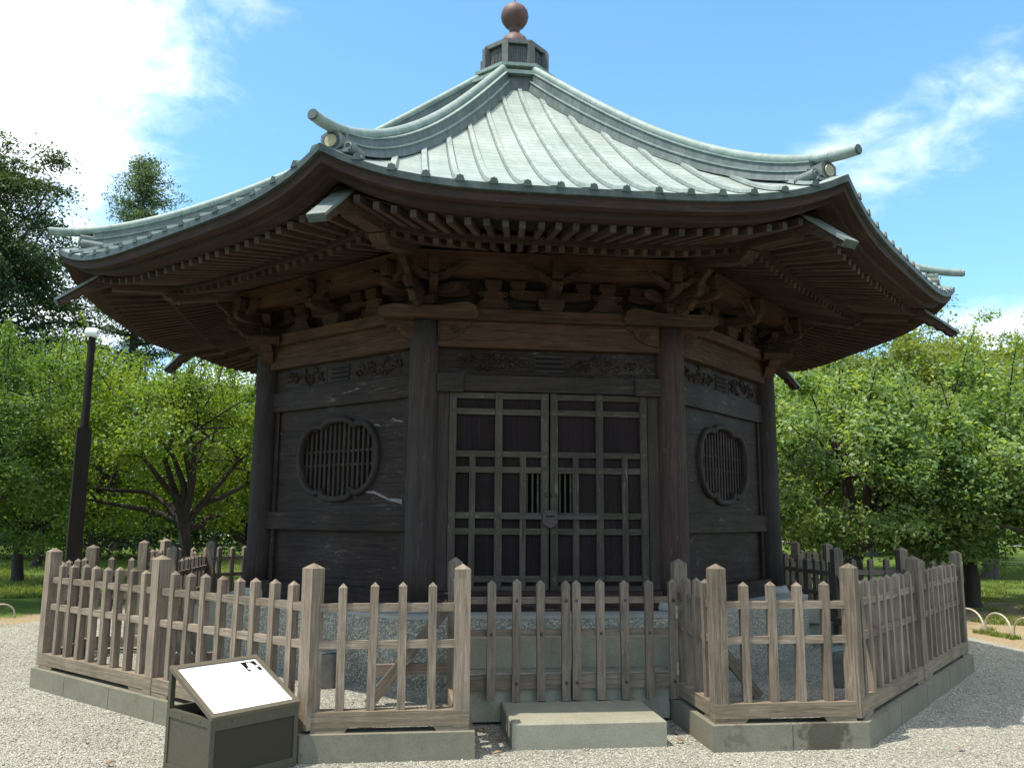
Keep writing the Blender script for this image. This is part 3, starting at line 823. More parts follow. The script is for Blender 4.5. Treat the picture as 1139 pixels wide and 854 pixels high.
for k in (0, -1, 1, -2, 2, -3, 3, 4):
    F_ = Fr(k)
    for i in range(NR):
        tau = ((i + .5) / NR * 2 - 1) * .965 + rng.uniform(-.004, .004)
        own = k in (0, -1, 1)
        A0, A1 = 4.615 + rng.uniform(-.008, .008), 3.86
        lz = lift(tau)
        m_ = MB() if own else rest_f
        m_.bar(F_.P(tau * A0 * T8, A0, 3.846 + lz * LF(4.6)), F_.P(tau * A1 * T8, A1, 4.000 + lz * LF(3.86)), .050, .058, em=1)
        if own: m_.build('flying_rafter', [M_RAFT, M_RAFT_END], HALL)
        A0, A1 = 3.945, 2.86
        m_ = MB() if own else rest_b
        m_.bar(F_.P(tau * A0 * T8, A0, 3.882 + lz * LF(A0)), F_.P(tau * A1 * T8, A1, 4.21), .048, .055, em=1)
        if own: m_.build('base_rafter', [M_RAFT, M_RAFT], HALL)
tag(rest_f.build('flying_rafters', [M_RAFT, M_RAFT_END], HALL), kind='stuff')
tag(rest_b.build('base_rafters', [M_RAFT, M_RAFT], HALL), kind='stuff')

for k in range(8):
    c = corner_dir(k); tt = Vector((-c.y, c.x, 0))
    # hip rafter: two tiers below the corner, with a drooping capped tip
    mb = MB()
    mb.bar(c * 4.22 + Z * 3.93, c * 3.0 + Z * 4.17, .15, .15)
    mb.prism([(4.12, 3.86), (4.27, 3.90), (4.30, 3.94), (4.24, 4.02), (4.1, 4.06)], (0, 0, 0), c, Z, tt, .148)
    mb.bar(c * 4.80 + Z * 3.985, c * 4.05 + Z * 4.05, .14, .15)
    mb.prism([(4.80, 3.97), (4.98, 3.88), (5.02, 3.845), (5.07, 3.84), (5.10, 3.79), (5.16, 3.775), (5.19, 3.73), (5.26, 3.70), (5.28, 3.735), (4.90, 4.04), (4.80, 4.05)], (0, 0, 0), c, Z, tt, .105)
    hr = mb.build('hip_rafter', M_RAFT, HALL)
    mb = MB()
    a, b = Vector(c * 4.86 + Z * 4.10), Vector(c * 5.31 + Z * 3.735)
    d = (b - a).normalized(); nn = tt.cross(d); nn = nn if nn.z > 0 else -nn
    mb.box((a + b) / 2, d * (b - a).length / 2, tt * .076, nn * .012); mb.box(b - nn * .024 - d * .004, nn * .030, tt * .072, d * .005, 1)
    mb.build('copper_cap', [M_CAPW, M_TRIM], hr)
    # ridge: stepped copper bank with a round top that runs past the corner
    rs = [.50 + (5.02 - .50) * i / 30 for i in range(31)]
    def zr(r): a_ = min(r * C8, EA); return zroof(a_, 1.)
    tz = [(.47, 7.60), (1.0, 7.17), (1.51, 6.77), (2.31, 6.145), (2.99, 5.655), (3.7, 5.20), (4.26, 4.87), (4.65, 4.70), (4.93, 4.61), (5.15, 4.53), (5.30, 4.505), (5.45, 4.50)]
    tzs = np.polyfit([p[0] for p in tz], [p[1] for p in tz], 6)
    ztop = lambda r: float(np.polyval(tzs, r))
    mb = MB()
    G, U_ = [], []
    for r in rs:
        zt_ = ztop(r) - .085; zb = zr(r) - .03; zm = zb + (zt_ - zb) * .50
        pr_ = [(-.125, zb), (-.105, zm - .012), (-.12, zm - .010), (-.12, zm + .004), (-.085, zm + .008), (-.078, zt_ - .014), (-.092, zt_ - .012), (-.092, zt_), (0, zt_ + .01),
               (.092, zt_), (.092, zt_ - .012), (.078, zt_ - .014), (.085, zm + .008), (.12, zm + .004), (.12, zm - .010), (.105, zm - .012), (.125, zb)]
        G.append([c * r + tt * x + Z * z for x, z in pr_]); U_.append([(r + k * 3, q * .07) for q in range(len(pr_))])
    for q in range(len(pr_) - 1):
        mb.grid([g_[q:q + 2] for g_ in G], [u_[q:q + 2] for u_ in U_], 1 if q in (1, 2, 3, 5, 6, 7, 8, 9, 10, 12, 13, 14) else 0, False)  # paler ledges, darker upright faces: shade under the steps put into the colour
    mb.face(G[-1], [(0, 0)] * len(G[-1]), 0)
    rd = mb.build('ridge', [M_RIDGE_BASE, M_RIDGE], HALL)
    mb = MB()
    rr = [.50 + (5.42 - .50) * i / 40 for i in range(41)]
    mb.tube([c * r + Z * (ztop(r) - .052) for r in rr], [.050] * 34 + [.049, .048, .047, .046, .045, .044, .043], 14)
    mb.build('ridge_roll', M_RIDGE, rd)
    mb = MB(); e = c * 5.415 + Z * (ztop(5.415) - .052)
    mb.tube([e, e + c * .012 + Z * .001], [.038, .036], 14); mb.build('roll_end', M_TRIM, rd)
    # end ornament: hexagonal boss with a gilt disc and two side rolls
    o = c * 5.07 + Z * 4.375
    mb = MB()
    hexa = [(.098 * cos(a), .098 * sin(a)) for a in [pi / 6 + q * pi / 3 for q in range(6)]]
    mb.prism([(x * 1.0, z) for x, z in hexa], o, tt, Z, c, .13)
    mb.prism([(-.15, -.10), (.15, -.10), (.13, -.075), (-.13, -.075)], o + c * .0 - Z * .0, tt, Z, c, .14)
    for sg in (-1, 1):
        mb.tube([o + tt * sg * .135 - Z * .05 - c * .14, o + tt * sg * .135 - Z * .05 + c * .05], .047, 12)
        mb.tube([o + tt * sg * .135 + Z * (-.05 + .028 * sin(q * .9)) + tt * (.028 * cos(q * .9)) + c * .052 for q in range(8)], .007, 5)
    mb.build('end_ornament', M_RIDGE_BASE, rd)
    mb = MB(); mb.tube([o + c * .064, o + c * .078], [.052, .048], 18); mb.build('gilt_disc', M_GOLD, rd)
    mb = MB(); mb.tube([o + c * .062, o + c * .070], [.066, .066], 18); mb.build('disc_rim', M_TRIM, rd)

# crown of the roof
mb = MB()
def octring(mb, pr_, mi=0):
    for k in range(8):
        a, b = corner_dir(k), corner_dir(k + 1)
        G = [[a * r / C8 + Z * z, b * r / C8 + Z * z] for r, z in pr_]
        mb.grid(G, [[(k * .4, z), (k * .4 + .36, z)] for r, z in pr_], mi, False)
octring(mb, [(.60, 7.06), (.57, 7.34)], 0); octring(mb, [(.57, 7.345), (.64, 7.35), (.64, 7.40), (.52, 7.42)], 1)
octring(mb, [(.50, 7.41), (.50, 7.50)], 0); octring(mb, [(.50, 7.50), (.56, 7.505), (.56, 7.55), (.43, 7.575)], 1)
octring(mb, [(.375, 7.5), (.375, 7.95)], 0)
octring(mb, [(.42, 7.90), (.43, 7.91), (.43, 7.965), (.0, 8.10)], 0)
octring(mb, [(.375, 7.60), (.42, 7.60), (.42, 7.50)], 0)
for k in range(8):
    c = corner_dir(k) * (.405 / C8)
    mb.post((c.x, c.y), .085, .085, 7.55, 7.93, .0, (corner_dir(k).x, corner_dir(k).y))
crown = mb.build('roof_crown', [M_CROWN, M_RIDGE], HALL)
for k in range(8):
    F_ = Fr(k); mb = MB()
    mb.prism([(-.09, 7.63), (.09, 7.63), (.085, 7.80), (.06, 7.86), (.0, 7.87), (-.06, 7.86), (-.085, 7.80)], F_.P(0, .377, 0), F_.T, Z, F_.N, .012)
    for q in range(-3, 4): F_.box(mb, q * .025 - .006, q * .025 + .006, .38, .392, 7.64, 7.85 - abs(q) * .008, 'z', 1)
    mb.build('crown_window', [M_TRIM, M_CROWN], crown)
mb = MB()
mb.lathe([(.205, 8.04), (.20, 8.12), (.17, 8.205), (.12, 8.255), (.072, 8.295), (.058, 8.315), (.074, 8.33), (.06, 8.345), (.09, 8.378), (.14, 8.425), (.178, 8.485), (.195, 8.55), (.185, 8.62), (.155, 8.675), (.10, 8.718), (.05, 8.737), (.03, 8.752), (.012, 8.80), (.0, 8.92)], (0, 0, 0), 28)
mb.build('finial', M_BALL, crown)

# ------------------------------------------------------------------ kerb and fence
FA = 4.72
KO, KI = 4.82, 4.64
mb = MB()
for k in range(8):
    F_ = Fr(k); even = (k % 2 == 0)
    def kerb(poly):
        n = len(poly)
        lo = [F_.P(t_, d_, -.05) for t_, d_ in poly]; hi = [F_.P(t_, d_, .178) for t_, d_ in poly]
        mb.face(hi, [(t_, d_) for t_, d_ in poly])
        for i in range(n):
            j = (i + 1) % n; mb.face([lo[i], lo[j], hi[j], hi[i]], [(0, 0), (1, 0), (1, .2), (0, .2)])
    if not even: kerb([(-KI * T8, KI), (-KO * T8, KO), (KO * T8, KO), (KI * T8, KI)][::-1])
    else:
        for sg in (-1, 1):
            p = [(sg * KO * T8, KO), (sg * .835, KO), (sg * .835, 3.84), (sg * 1.015, 3.84), (sg * 1.015, KI), (sg * KI * T8, KI)]
            kerb(p if sg > 0 else p[::-1])
for k, ts in ((7, (-1.32, -.52, .2, .95)), (1, (-1.1, -.2, .75, 1.5)), (0, (1.42,)), (6, (1.5,)), (2, (-1.5,))):
    F_ = Fr(k)
    for q in ts: F_.box(mb, q - .003, q + .003, KO - .02, KO + .0012, -.02, .172, 'z', 1); F_.box(mb, q - .003, q + .003, KI + .01, KO - .01, .15, .1792, 'n', 1)
tag(mb.build('fence_kerb', [M_CONC, simple('kerb_joint', (.06, .058, .045), .9, 0, 30, .3)]), 'grey concrete kerb ring carrying the picket fence around the hall', 'kerb')

PW = .057
def base_beam(mb, F_, t0, t1, d, feet=True, along='t'):
    if along == 't':
        m0 = abs(abs(t0) - HC) < .08; m1 = abs(abs(t1) - HC) < .08
        e0 = lambda dd: (dd * T8 * (1 if t0 > 0 else -1)) if m0 else t0
        e1 = lambda dd: (dd * T8 * (1 if t1 > 0 else -1)) if m1 else t1
        mb.prism([(e0(d - .055), d - .055), (e1(d - .055), d - .055), (e1(d + .055), d + .055), (e0(d + .055), d + .055)], (0, 0, .262), F_.T, F_.N, Z, .10)
        if m0: t0 = (d - .055) * T8 * (1 if t0 > 0 else -1)
        if m1: t1 = (d - .055) * T8 * (1 if t1 > 0 else -1)
        if feet:
            for a, b, m_ in ((t0, t0 + .22, 1), (t1 - .22, t1, -1)):
                mb.prism([(a, .178), (b if m_ > 0 else b, .178), (b + (.03 if m_ > 0 else 0), .212), (a - (.03 if m_ < 0 else 0), .212)], F_.P(0, d, 0), F_.T, Z, F_.N, .104)
    else:
        F_.box(mb, d - .055, d + .055, t0, t1, .212, .312, 'n')
        for a, b in ((t0, t0 + .12), (t1 - .12, t1)): F_.box(mb, d - .05, d + .05, a, b, .178, .212, 'n')


def rails(F_, t0, t1, d, parent, mat=None):
    for zc in (.987, .739):
        mb = MB(); zj = rng.uniform(-.004, .004)
        F_.box(mb, t0, t1, d - .02, d + .02, zc - .027 + zj, zc + .027 + zj); mb.build('rail', mat or M_FENCE, parent)


def picket(F_, t_, d, parent, mat=None):
    p = F_.P(t_, d, 0); mb = MB(); j = rng.uniform(-.004, .004)
    mb.post((p.x, p.y), PW, PW, .313, 1.128 + rng.uniform(-.006, .006), .03, (F_.T.x, F_.T.y), .011); mb.build('picket', mat or M_FENCE, parent)


def fpost(p, parent, ax, mat=None):
    mb = MB(); mb.post((p.x, p.y), .108, .108, .20, 1.252 + rng.uniform(-.006, .006), .036, ax, .004); mb.build('post', mat or M_FENCE, parent)


def brace(parent, p0, p1, q0=None, q1=None):
    mb = MB(); mb.bar(p0, p1, .05, .085); mb.build('brace', M_FENCE2, parent)
    if q0 is not None: mb = MB(); mb.bar(q0, q1, .05, .085); mb.build('brace', M_FENCE2, parent)


FENCE_LABEL = {
    7: 'front left diagonal picket fence section running behind the white information board',
    1: 'front right diagonal picket fence section with its outer side in shade',
    5: 'far left rear picket fence section glimpsed beside the left corner column',
    3: 'dark rear picket fence section glimpsed right of the right corner column'}
HC = FA * T8   # half face length
for k in (7, 1, 5, 3):
    F_ = Fr(k)
    root = thing('picket_fence', FENCE_LABEL[k], 'fence', F_.P(0, FA, .178), 'diagonal picket fence sections')
    mb = MB(); base_beam(mb, F_, -HC + .05, -.06, FA); base_beam(mb, F_, .06, HC - .05, FA); F_.box(mb, -.06, .06, FA - .06, FA + .06, .178, .314); mb.build('base_beam', M_BASE, root)
    rails(F_, -HC, HC, FA, root)
    for sg in (-1, 1):
        for q in range(8): picket(F_, sg * (q + 1) * HC / 9, FA, root)
        fpost(F_.P(sg * HC, FA, 0), root, (F_.T.x, F_.T.y))
    fpost(F_.P(0, FA, 0), root, (F_.T.x, F_.T.y))
    brace(root, F_.P(0, FA - .06, .95), F_.P(0, FA - .60, .17), F_.P(0, FA - .03, .42), F_.P(0, FA - .62, .40))

WING_LABEL = {
    (0, -1): 'short fence wing left of the front gate with diagonal brace behind it',
    (0, 1): 'short fence wing right of the front gate on the stained kerb',
    (2, -1): 'right side fence wing nearest the camera before the side gate recess',
    (2, 1): 'right side fence wing beyond the side gate recess, half hidden by nearer pickets',
    (-2, 1): 'left side fence wing nearest the camera before the side gate recess',
    (-2, -1): 'left side fence wing beyond the side gate recess near the plum tree'}
GP = .925; GD = 3.875
for (k, sg), lab in WING_LABEL.items():
    F_ = Fr(k)
    root = thing('picket_fence', lab, 'fence', F_.P(sg * 1.4, FA, .178), 'fence wings beside the gates')
    a, b = sorted((sg * GP - sg * .054, sg * (HC - .05)))
    mb = MB(); base_beam(mb, F_, a, b, FA); base_beam(mb, F_, GD - .05, FA - .06, sg * GP, along='n'); mb.build('base_beam', M_BASE, root)
    a, b = sorted((sg * GP, sg * HC)); rails(F_, a, b, FA, root)
    for zc in (.987, .739):
        mb = MB(); F_.box(mb, sg * GP - .02, sg * GP + .02, GD, FA, zc - .027, zc + .027, 'n'); mb.build('rail', M_FENCE2, root)
    for q in range(1, 5): picket(F_, sg * (GP + (HC - GP) * q / 5), FA, root)
    for q in range(1, 4): picket(F_, sg * GP, GD + (FA - GD) * q / 4, root, M_FENCE2)
    fpost(F_.P(sg * GP, FA, 0), root, (F_.T.x, F_.T.y)); fpost(F_.P(sg * GP, GD, 0), root, (F_.T.x, F_.T.y), M_FENCE2)
    brace(root, F_.P(sg * (GP + .04), GD - .02, .93), F_.P(sg * (GP + .66), GD - .02, .17), F_.P(sg * (GP + .05), GD - .075, .425), F_.P(sg * (GP + .62), GD - .075, .415))

GATE_LABEL = {(0, -1): 'left leaf of the front picket gate behind the concrete step', (0, 1): 'right hinged leaf of the front picket gate behind the concrete step',
              (2, -1): 'right side picket gate leaf nearer the camera, seen edge-on', (2, 1): 'right side picket gate leaf farther back in shade',
              (-2, 1): 'left side picket gate leaf nearer the camera behind pickets', (-2, -1): 'left side picket gate leaf farther back below the plum tree'}
for (k, sg), lab in GATE_LABEL.items():
    F_ = Fr(k); d = 3.925
    root = thing('picket_gate', lab, 'gate', F_.P(sg * .45, d, .19), 'picket gate leaves')
    for zc, hh in ((.955, .026), (.70, .026), (.325, .052)):
        mb = MB(); a, b = sorted((sg * .02, sg * .865)); F_.box(mb, a, b, d - .045, d - .012, zc - hh, zc + hh); mb.build('rail', M_FENCE2, root)
    for q in range(5):
        p = F_.P(sg * (.042 + .2 * q), d + .012, 0); mb = MB()
        mb.post((p.x, p.y), .066, .045, .19 + rng.uniform(-.006, .006), 1.09 + rng.uniform(-.008, .008), .03, (F_.T.x, F_.T.y), .006)
        pk = mb.build('picket', M_FENCE2, root)
        if k == 0:
            for zc in ((.955, .325) if q % 2 == 0 else (.70,)): mb = MB(); mb.ball(F_.P(sg * (.042 + .2 * q), d + .036, zc), .013, (1, .7, 1), 8, 5); mb.build('bolt', M_IRON, pk)
    for zc in (.86, .42):
        mb = MB(); F_.box(mb, sg * .868 - .008, sg * .868 + .008, d - .01, d + .04, zc - .05, zc + .05, 'z'); mb.build('hinge', M_GOLD, root)

# concrete step in front of the gate
mb = MB()
bev = [(-.56, -.52, 0), ]
x0, x1, y0, y1, zt = -.558, .56, -4.63, -3.90, .18
b_ = .012
def chbox(mb, x0, x1, y0, y1, z0, z1, b):
    lo = [(x0, y0), (x1, y0), (x1, y1), (x0, y1)]; hi = [(x0 + b, y0 + b), (x1 - b, y0 + b), (x1 - b, y1 - b), (x0 + b, y1 - b)]
    for i in range(4):
        j = (i + 1) % 4
        mb.face([(*lo[i], z0), (*lo[j], z0), (*lo[j], z1 - b), (*lo[i], z1 - b)], [(0, 0)] * 4)
        mb.face([(*lo[i], z1 - b), (*lo[j], z1 - b), (*hi[j], z1), (*hi[i], z1)], [(0, 0)] * 4)
    mb.face([(*h, z1) for h in hi], [(0, 0)] * 4)
chbox(mb, x0, x1, y0, y1, -.05, zt, b_)
tag(mb.build('concrete_step', M_CONC2), 'grey concrete step block on the gravel in front of the gate', 'step')

# ------------------------------------------------------------------ information board
def board_mat():
    m, t = new_mat('printed_panel'); uv = t.n('ShaderNodeTexCoord').outputs['UV']
    s_ = t.n('ShaderNodeSeparateXYZ', {0: uv}); u, v = s_.outputs[0], s_.outputs[1]
    nz = t.noise(t.mapping(uv, (60, 8, 1)), 1., 4, .6)
    row = t.math('LESS_THAN', t.math('FRACT', t.math('MULTIPLY', v, 16.)), .35)
    a = t.math('MULTIPLY', row, t.math('GREATER_THAN', nz, .5))
    inside = t.math('MULTIPLY', t.math('MULTIPLY', t.math('GREATER_THAN', u, .06), t.math('LESS_THAN', u, .72)), t.math('MULTIPLY', t.math('GREATER_THAN', v, .55), t.math('LESS_THAN', v, .94)))
    col = t.mix(t.math('MULTIPLY', t.math('MULTIPLY', a, inside), .10), (.82, .82, .80, 1), (.4, .4, .4, 1))
    finish(t, col, .35, spec=.4)
    return m


def mesh_mat():
    m, t = new_mat('perforated_steel'); ob = t.n('ShaderNodeTexCoord').outputs['UV']
    vo = t.n('ShaderNodeTexVoronoi', {'Vector': ob, 'Scale': 190., 'Randomness': 0.})
    col = t.mix(t.smooth(vo.outputs[0], .30, .38), (.022, .020, .014, 1), (.06, .055, .038, 1))
    finish(t, col, .85, vo.outputs[0], .4, .003, .08)
    return m


M_PANEL = board_mat(); M_MESH = mesh_mat()
SB = thing('information_board', 'olive steel information stand with a sloping white panel on the gravel', 'information board', (-2.43, -5.08, 0))
ux, uy = .731, .682
U3 = Vector((ux, uy, 0)); V3 = Vector((-uy, ux, 0))        # along the front edge, and towards the back
O3 = Vector((-2.469, -5.290, 0)); SW, SDp, FH, BH = .637, .52, .39, .628
P3 = lambda u, v, z: O3 + U3 * u + V3 * v + Z * z
mb = MB(); bw = .032
for u in (bw / 2, SW - bw / 2):
    mb.box(P3(u, bw / 2, FH / 2), Z * FH / 2, U3 * bw / 2, V3 * bw / 2)
    mb.box(P3(u, SDp - bw / 2, BH / 2), Z * BH / 2, U3 * bw / 2, V3 * bw / 2)
    mb.box(P3(u, SDp / 2, .365), V3 * (SDp / 2 - bw), U3 * bw * .48, Z * .024); mb.box(P3(u, SDp / 2, .03), V3 * (SDp / 2 - bw), U3 * bw * .48, Z * .03)
for v, zz in ((bw / 2, .355), (SDp - bw / 2, .365)):
    mb.box(P3(SW / 2, v, zz), U3 * (SW / 2 - bw), V3 * bw * .48, Z * .034); mb.box(P3(SW / 2, v, .03), U3 * (SW / 2 - bw), V3 * bw * .48, Z * .03)
mb.box(P3(SW / 2, SDp - bw / 2, BH - .012), U3 * (SW / 2 - bw), V3 * bw * .48, Z * .012)
mb.build('frame', M_OLIVE, SB)
mb = MB()
mb.box(P3(SW / 2, .012, .175), U3 * (SW / 2 - bw), Z * .145, V3 * .003)
mb.box(P3(.010, SDp / 2, .19), V3 * (SDp / 2 - bw), Z * .16, U3 * .003, 1); mb.box(P3(SW - .010, SDp / 2, .19), V3 * (SDp / 2 - bw), Z * .16, U3 * .003, 1)
mb.box(P3(SW / 2, SDp - .012, .19), U3 * (SW / 2 - bw), Z * .16, V3 * .003)
mb.build('mesh_panel', [M_MESH, M_OLIVE], SB)
mb = MB(); mb.box(P3(SW / 2, SDp / 2, .33), U3 * (SW / 2 - bw), V3 * (SDp / 2 - bw), Z * .004); mb.build('inner_tray', M_BLACKPL, SB)
sl = (P3(0, SDp, BH) - P3(0, 0, FH)); sL = sl.length; sl.normalize(); sn = U3.cross(sl)
Q3 = lambda u, s, h: P3(u, 0, FH) + sl * s + sn * h
mb = MB()
for u in (.014, SW - .014): mb.box(Q3(u, sL / 2, .008), sl * (sL / 2 + .006), U3 * .016, sn * .013)
for s in (.014, sL - .014): mb.box(Q3(SW / 2, s, .0075), U3 * (SW / 2 - .03), sl * .018, sn * .0125)
mb.build('panel_frame', simple('brown_painted_frame', (.10, .085, .06), .5, 0, 40, .1), SB)
mb = MB()
c0 = [Q3(.030, .032, .0105), Q3(SW - .030, .032, .0105), Q3(SW - .030, sL - .032, .0105), Q3(.030, sL - .032, .0105)]
mb.face(c0, [(0, 0), (1, 0), (1, 1), (0, 1)]); mb.face([p - sn * .008 for p in c0][::-1], [(0, 0)] * 4)
pn = mb.build('printed_panel', M_PANEL, SB)
mb = MB()
def pic(us, hz, mi):
    mb.face([Q3(u, s, hz) for u, s in us], [(0, 0)] * len(us), mi)
A = lambda u, s: (.03 + u * (SW - .06), .032 + s * (sL - .064))
pic([A(.79, .735), A(.98, .735), A(.965, .955), A(.775, .955)], .0125, 0)
pic([A(.82, .735), A(.925, .735), A(.92, .86), A(.895, .93), A(.845, .93), A(.83, .86)], .0135, 1)
pic([A(.80, .77), A(.83, .77), A(.83, .81), A(.80, .81)], .0145, 1)
pic([A(.93, .80), A(.955, .80), A(.955, .85), A(.93, .85)], .0145, 1)
mb.build('printed_picture', [M_BLACKPL, simple('printed_grey', (.6, .62, .6), .5, 0, 30, .1)], pn)
mb = MB()
for u in (.15, .45): mb.ball(P3(u, -.001, .365), .006, (1, 1, 1), 8, 5)
for v in (.12, .33): mb.ball(P3(-.001, v, .365), .006, (1, 1, 1), 8, 5)
mb.build('rivet', M_OLIVE, SB)

# grey canisters standing in the gravel bed
for (x, y, h, lab, r) in ((-1.975, -3.05, .29, 'grey metal canister standing behind the left wing of the front fence', .083), (2.50, -3.42, .31, 'grey metal canister with pale lid behind the right wing of the front fence', .070)):
    root = thing('metal_canister', lab, 'canister', (x, y, .15), 'metal canisters in the gravel bed')
    mb = MB(); mb.lathe([(0, .0), (r * .9, .0), (r, .01), (r, h - .02), (r * 1.04, h - .015), (r * 1.04, h), (r * .93, h), (r * .90, h - .03), (0, h - .035)], (x, y, .15), 22); mb.build('body', M_GREYMETAL, root)
    mb = MB(); mb.box((x, y, .15 + h + .012), (r * 1.15, 0, .012), (0, r * 1.1, 0), (0, 0, .006)); mb.build('lid', M_CAPW if x > 0 else M_GREYMETAL, root)

# bent hoops edging the beds
def hoop(x0, y0, x1, y1, h, lab):
    path = []
    for i in range(17):
        a = pi * i / 16; f = .5 - .5 * cos(a)
        path.append((x0 + (x1 - x0) * f, y0 + (y1 - y0) * f, h * sin(a) ** .7 - (.06 if i in (0, 16) else 0)))
    mb = MB(); mb.tube(path, .014, 8); return tag(mb.build('edging_hoop', M_HOOP), lab, 'hoop', 'bent hoops edging the bed')
hoop(7.17, 1.08, 7.17, 1.72, .30, 'pale bent hoop partly hidden by the fence post on the right')
hoop(7.17, .50, 7.17, 1.04, .30, 'whole pale bent hoop right of the fence, middle one of three')
hoop(7.17, -.12, 7.17, .45, .30, 'pale bent hoop cut by the right edge of the photo')
hoop(-7.75, 3.5, -7.45, 3.85, .22, 'thin bent hoop at the lawn edge left of the fence')


# ------------------------------------------------------------------ placing things by distance from the viewpoint
def at(px, depth):
    """ground point seen at column px of the photograph, depth metres along the view"""
    d = FWD + RGT * ((px - 569.5) / 937.13); d = Vector((d.x, d.y, 0)); f = Vector((FWD.x, FWD.y, 0)).normalized()
    d = d / d.dot(f)
    return Vector((CAM_LOC.x, CAM_LOC.y, 0)) + d * depth


# security camera pole
pp = at(98, 13.6)
root = thing('camera_pole', 'slim dark pole with boxed black timber base standing left of the hall', 'pole', tuple(pp))
mb = MB(); mb.post((pp.x, pp.y), .21, .21, -.05, 3.0, .0, (cos(.45), sin(.45))); mb.build('timber_base', M_POLE, root)
mb = MB(); mb.tube([pp + Z * 2.95, pp + Z * 4.52], [.062, .055], 12); mb.build('steel_pole', M_POLE, root)
ce = pp + Z * 4.58
root = thing('security_camera', 'white round security camera on top of the dark pole', 'camera', tuple(ce))
mb = MB(); mb.tube([ce + Vector((-.10, -.02, .0)), ce + Vector((-.075, -.02, .0)), ce + Vector((.075, -.02, -.01)), ce + Vector((.10, -.02, -.01))], [.05, .08, .08, .07], 14); mb.build('body', M_WHITE, root)
mb = MB(); mb.ball(ce + Vector((.065, -.07, -.01)), .045, (1, .6, 1), 12, 8); mb.build('lens', M_BLACKPL, root)


# ------------------------------------------------------------------ trees
def leaf_mat(name, dark, mid, light, trans=.35):
    m, t = new_mat(name)
    at_ = t.n('ShaderNodeAttribute', attribute_name='shade').outputs['Fac']
    ob = t.n('ShaderNodeNewGeometry').outputs['Position']
    big = t.noise(ob, .9, 4, .6)
    f = t.math('ADD', t.math('MULTIPLY', at_, .65), t.math('MULTIPLY', big, .5))
    col = t.ramp(f, [(.2, dark), (.55, mid), (.9, light)])
    dif = t.n('ShaderNodeBsdfPrincipled', {'Base Color': col, 'Roughness': .5, 'Specular IOR Level': .35})
    tcol = t.mix(1., col, (1.7, 1.55, .5, 1), 'MULTIPLY')
    tr = t.n('ShaderNodeBsdfTranslucent', {'Color': tcol})
    mx = t.n('ShaderNodeMixShader', {0: trans, 1: dif.outputs[0], 2: tr.outputs[0]})
    t.n('ShaderNodeOutputMaterial', {0: mx.outputs[0]})
    return m


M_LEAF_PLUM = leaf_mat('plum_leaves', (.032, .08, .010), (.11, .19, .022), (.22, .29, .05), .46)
M_LEAF_GROVE = leaf_mat('deep_green_plum_leaves', (.028, .07, .016), (.075, .15, .03), (.16, .235, .06), .4)  # deeper green leaf colour of the leftmost plum trees
M_LEAF_CHERRY = leaf_mat('cherry_leaves', (.035, .085, .024), (.115, .20, .058), (.29, .38, .17), .46)
M_LEAF_YEL = leaf_mat('yellow_green_leaves', (.06, .10, .02), (.125, .18, .042), (.21, .26, .08), .44)
M_LEAF_DARK = leaf_mat('dark_evergreen_and_shade_leaves', (.02, .048, .022), (.045, .085, .038), (.10, .15, .07), .3)
M_LEAF_CONE = leaf_mat('conifer_needles', (.035, .075, .045), (.08, .135, .085), (.16, .22, .14), .34)
M_GRASS = leaf_mat('grass_blades', (.055, .09, .014), (.13, .18, .03), (.24, .26, .08), .35)
M_BARK = wood('bark', (.018, .014, .011), (.065, .05, .04), (.12, .11, .095), .4, grain=.6)
M_BARK2 = wood('pale_bark', (.035, .03, .025), (.11, .095, .08), (.18, .17, .15), .4, grain=.6)


def leaves_mesh(name, C, NRM, size, shade, mat, parent, aspect=.55, seed=0):
    """kite shaped leaves, slightly folded; C centres, NRM normals (numpy)"""
    r = np.random.default_rng(seed); n = len(C)
    NRM = NRM / np.linalg.norm(NRM, axis=1, keepdims=True)
    a = r.normal(size=(n, 3)); a -= NRM * (a * NRM).sum(1, keepdims=True); a /= np.linalg.norm(a, axis=1, keepdims=True)
    b = np.cross(NRM, a); s = size[:, None]
    fold = NRM * s * .12
    V = np.empty((n, 4, 3), np.float32)
    V[:, 0] = C - a * s * .5; V[:, 1] = C + b * s * aspect * .5 + fold - a * s * .05; V[:, 2] = C + a * s * .5 - fold * .8; V[:, 3] = C - b * s * aspect * .5 + fold - a * s * .05
    me = bpy.data.meshes.new(name)
    me.vertices.add(4 * n); me.vertices.foreach_set('co', V.ravel())
    me.loops.add(4 * n); me.loops.foreach_set('vertex_index', np.arange(4 * n, dtype=np.int32))
    me.polygons.add(n); me.polygons.foreach_set('loop_start', np.arange(0, 4 * n, 4, dtype=np.int32)); me.polygons.foreach_set('loop_total', np.full(n, 4, np.int32))
    at_ = me.attributes.new('shade', 'FLOAT', 'POINT'); at_.data.foreach_set('value', np.repeat(shade, 4).astype(np.float32))
    me.materials.append(mat); me.update(calc_edges=True); me.validate()
    o = bpy.data.objects.new(name, me); COL.objects.link(o)
    if parent is not None:
        o.parent = parent; o.matrix_parent_inverse = Matrix.Translation(-Vector(parent.location))
    return o


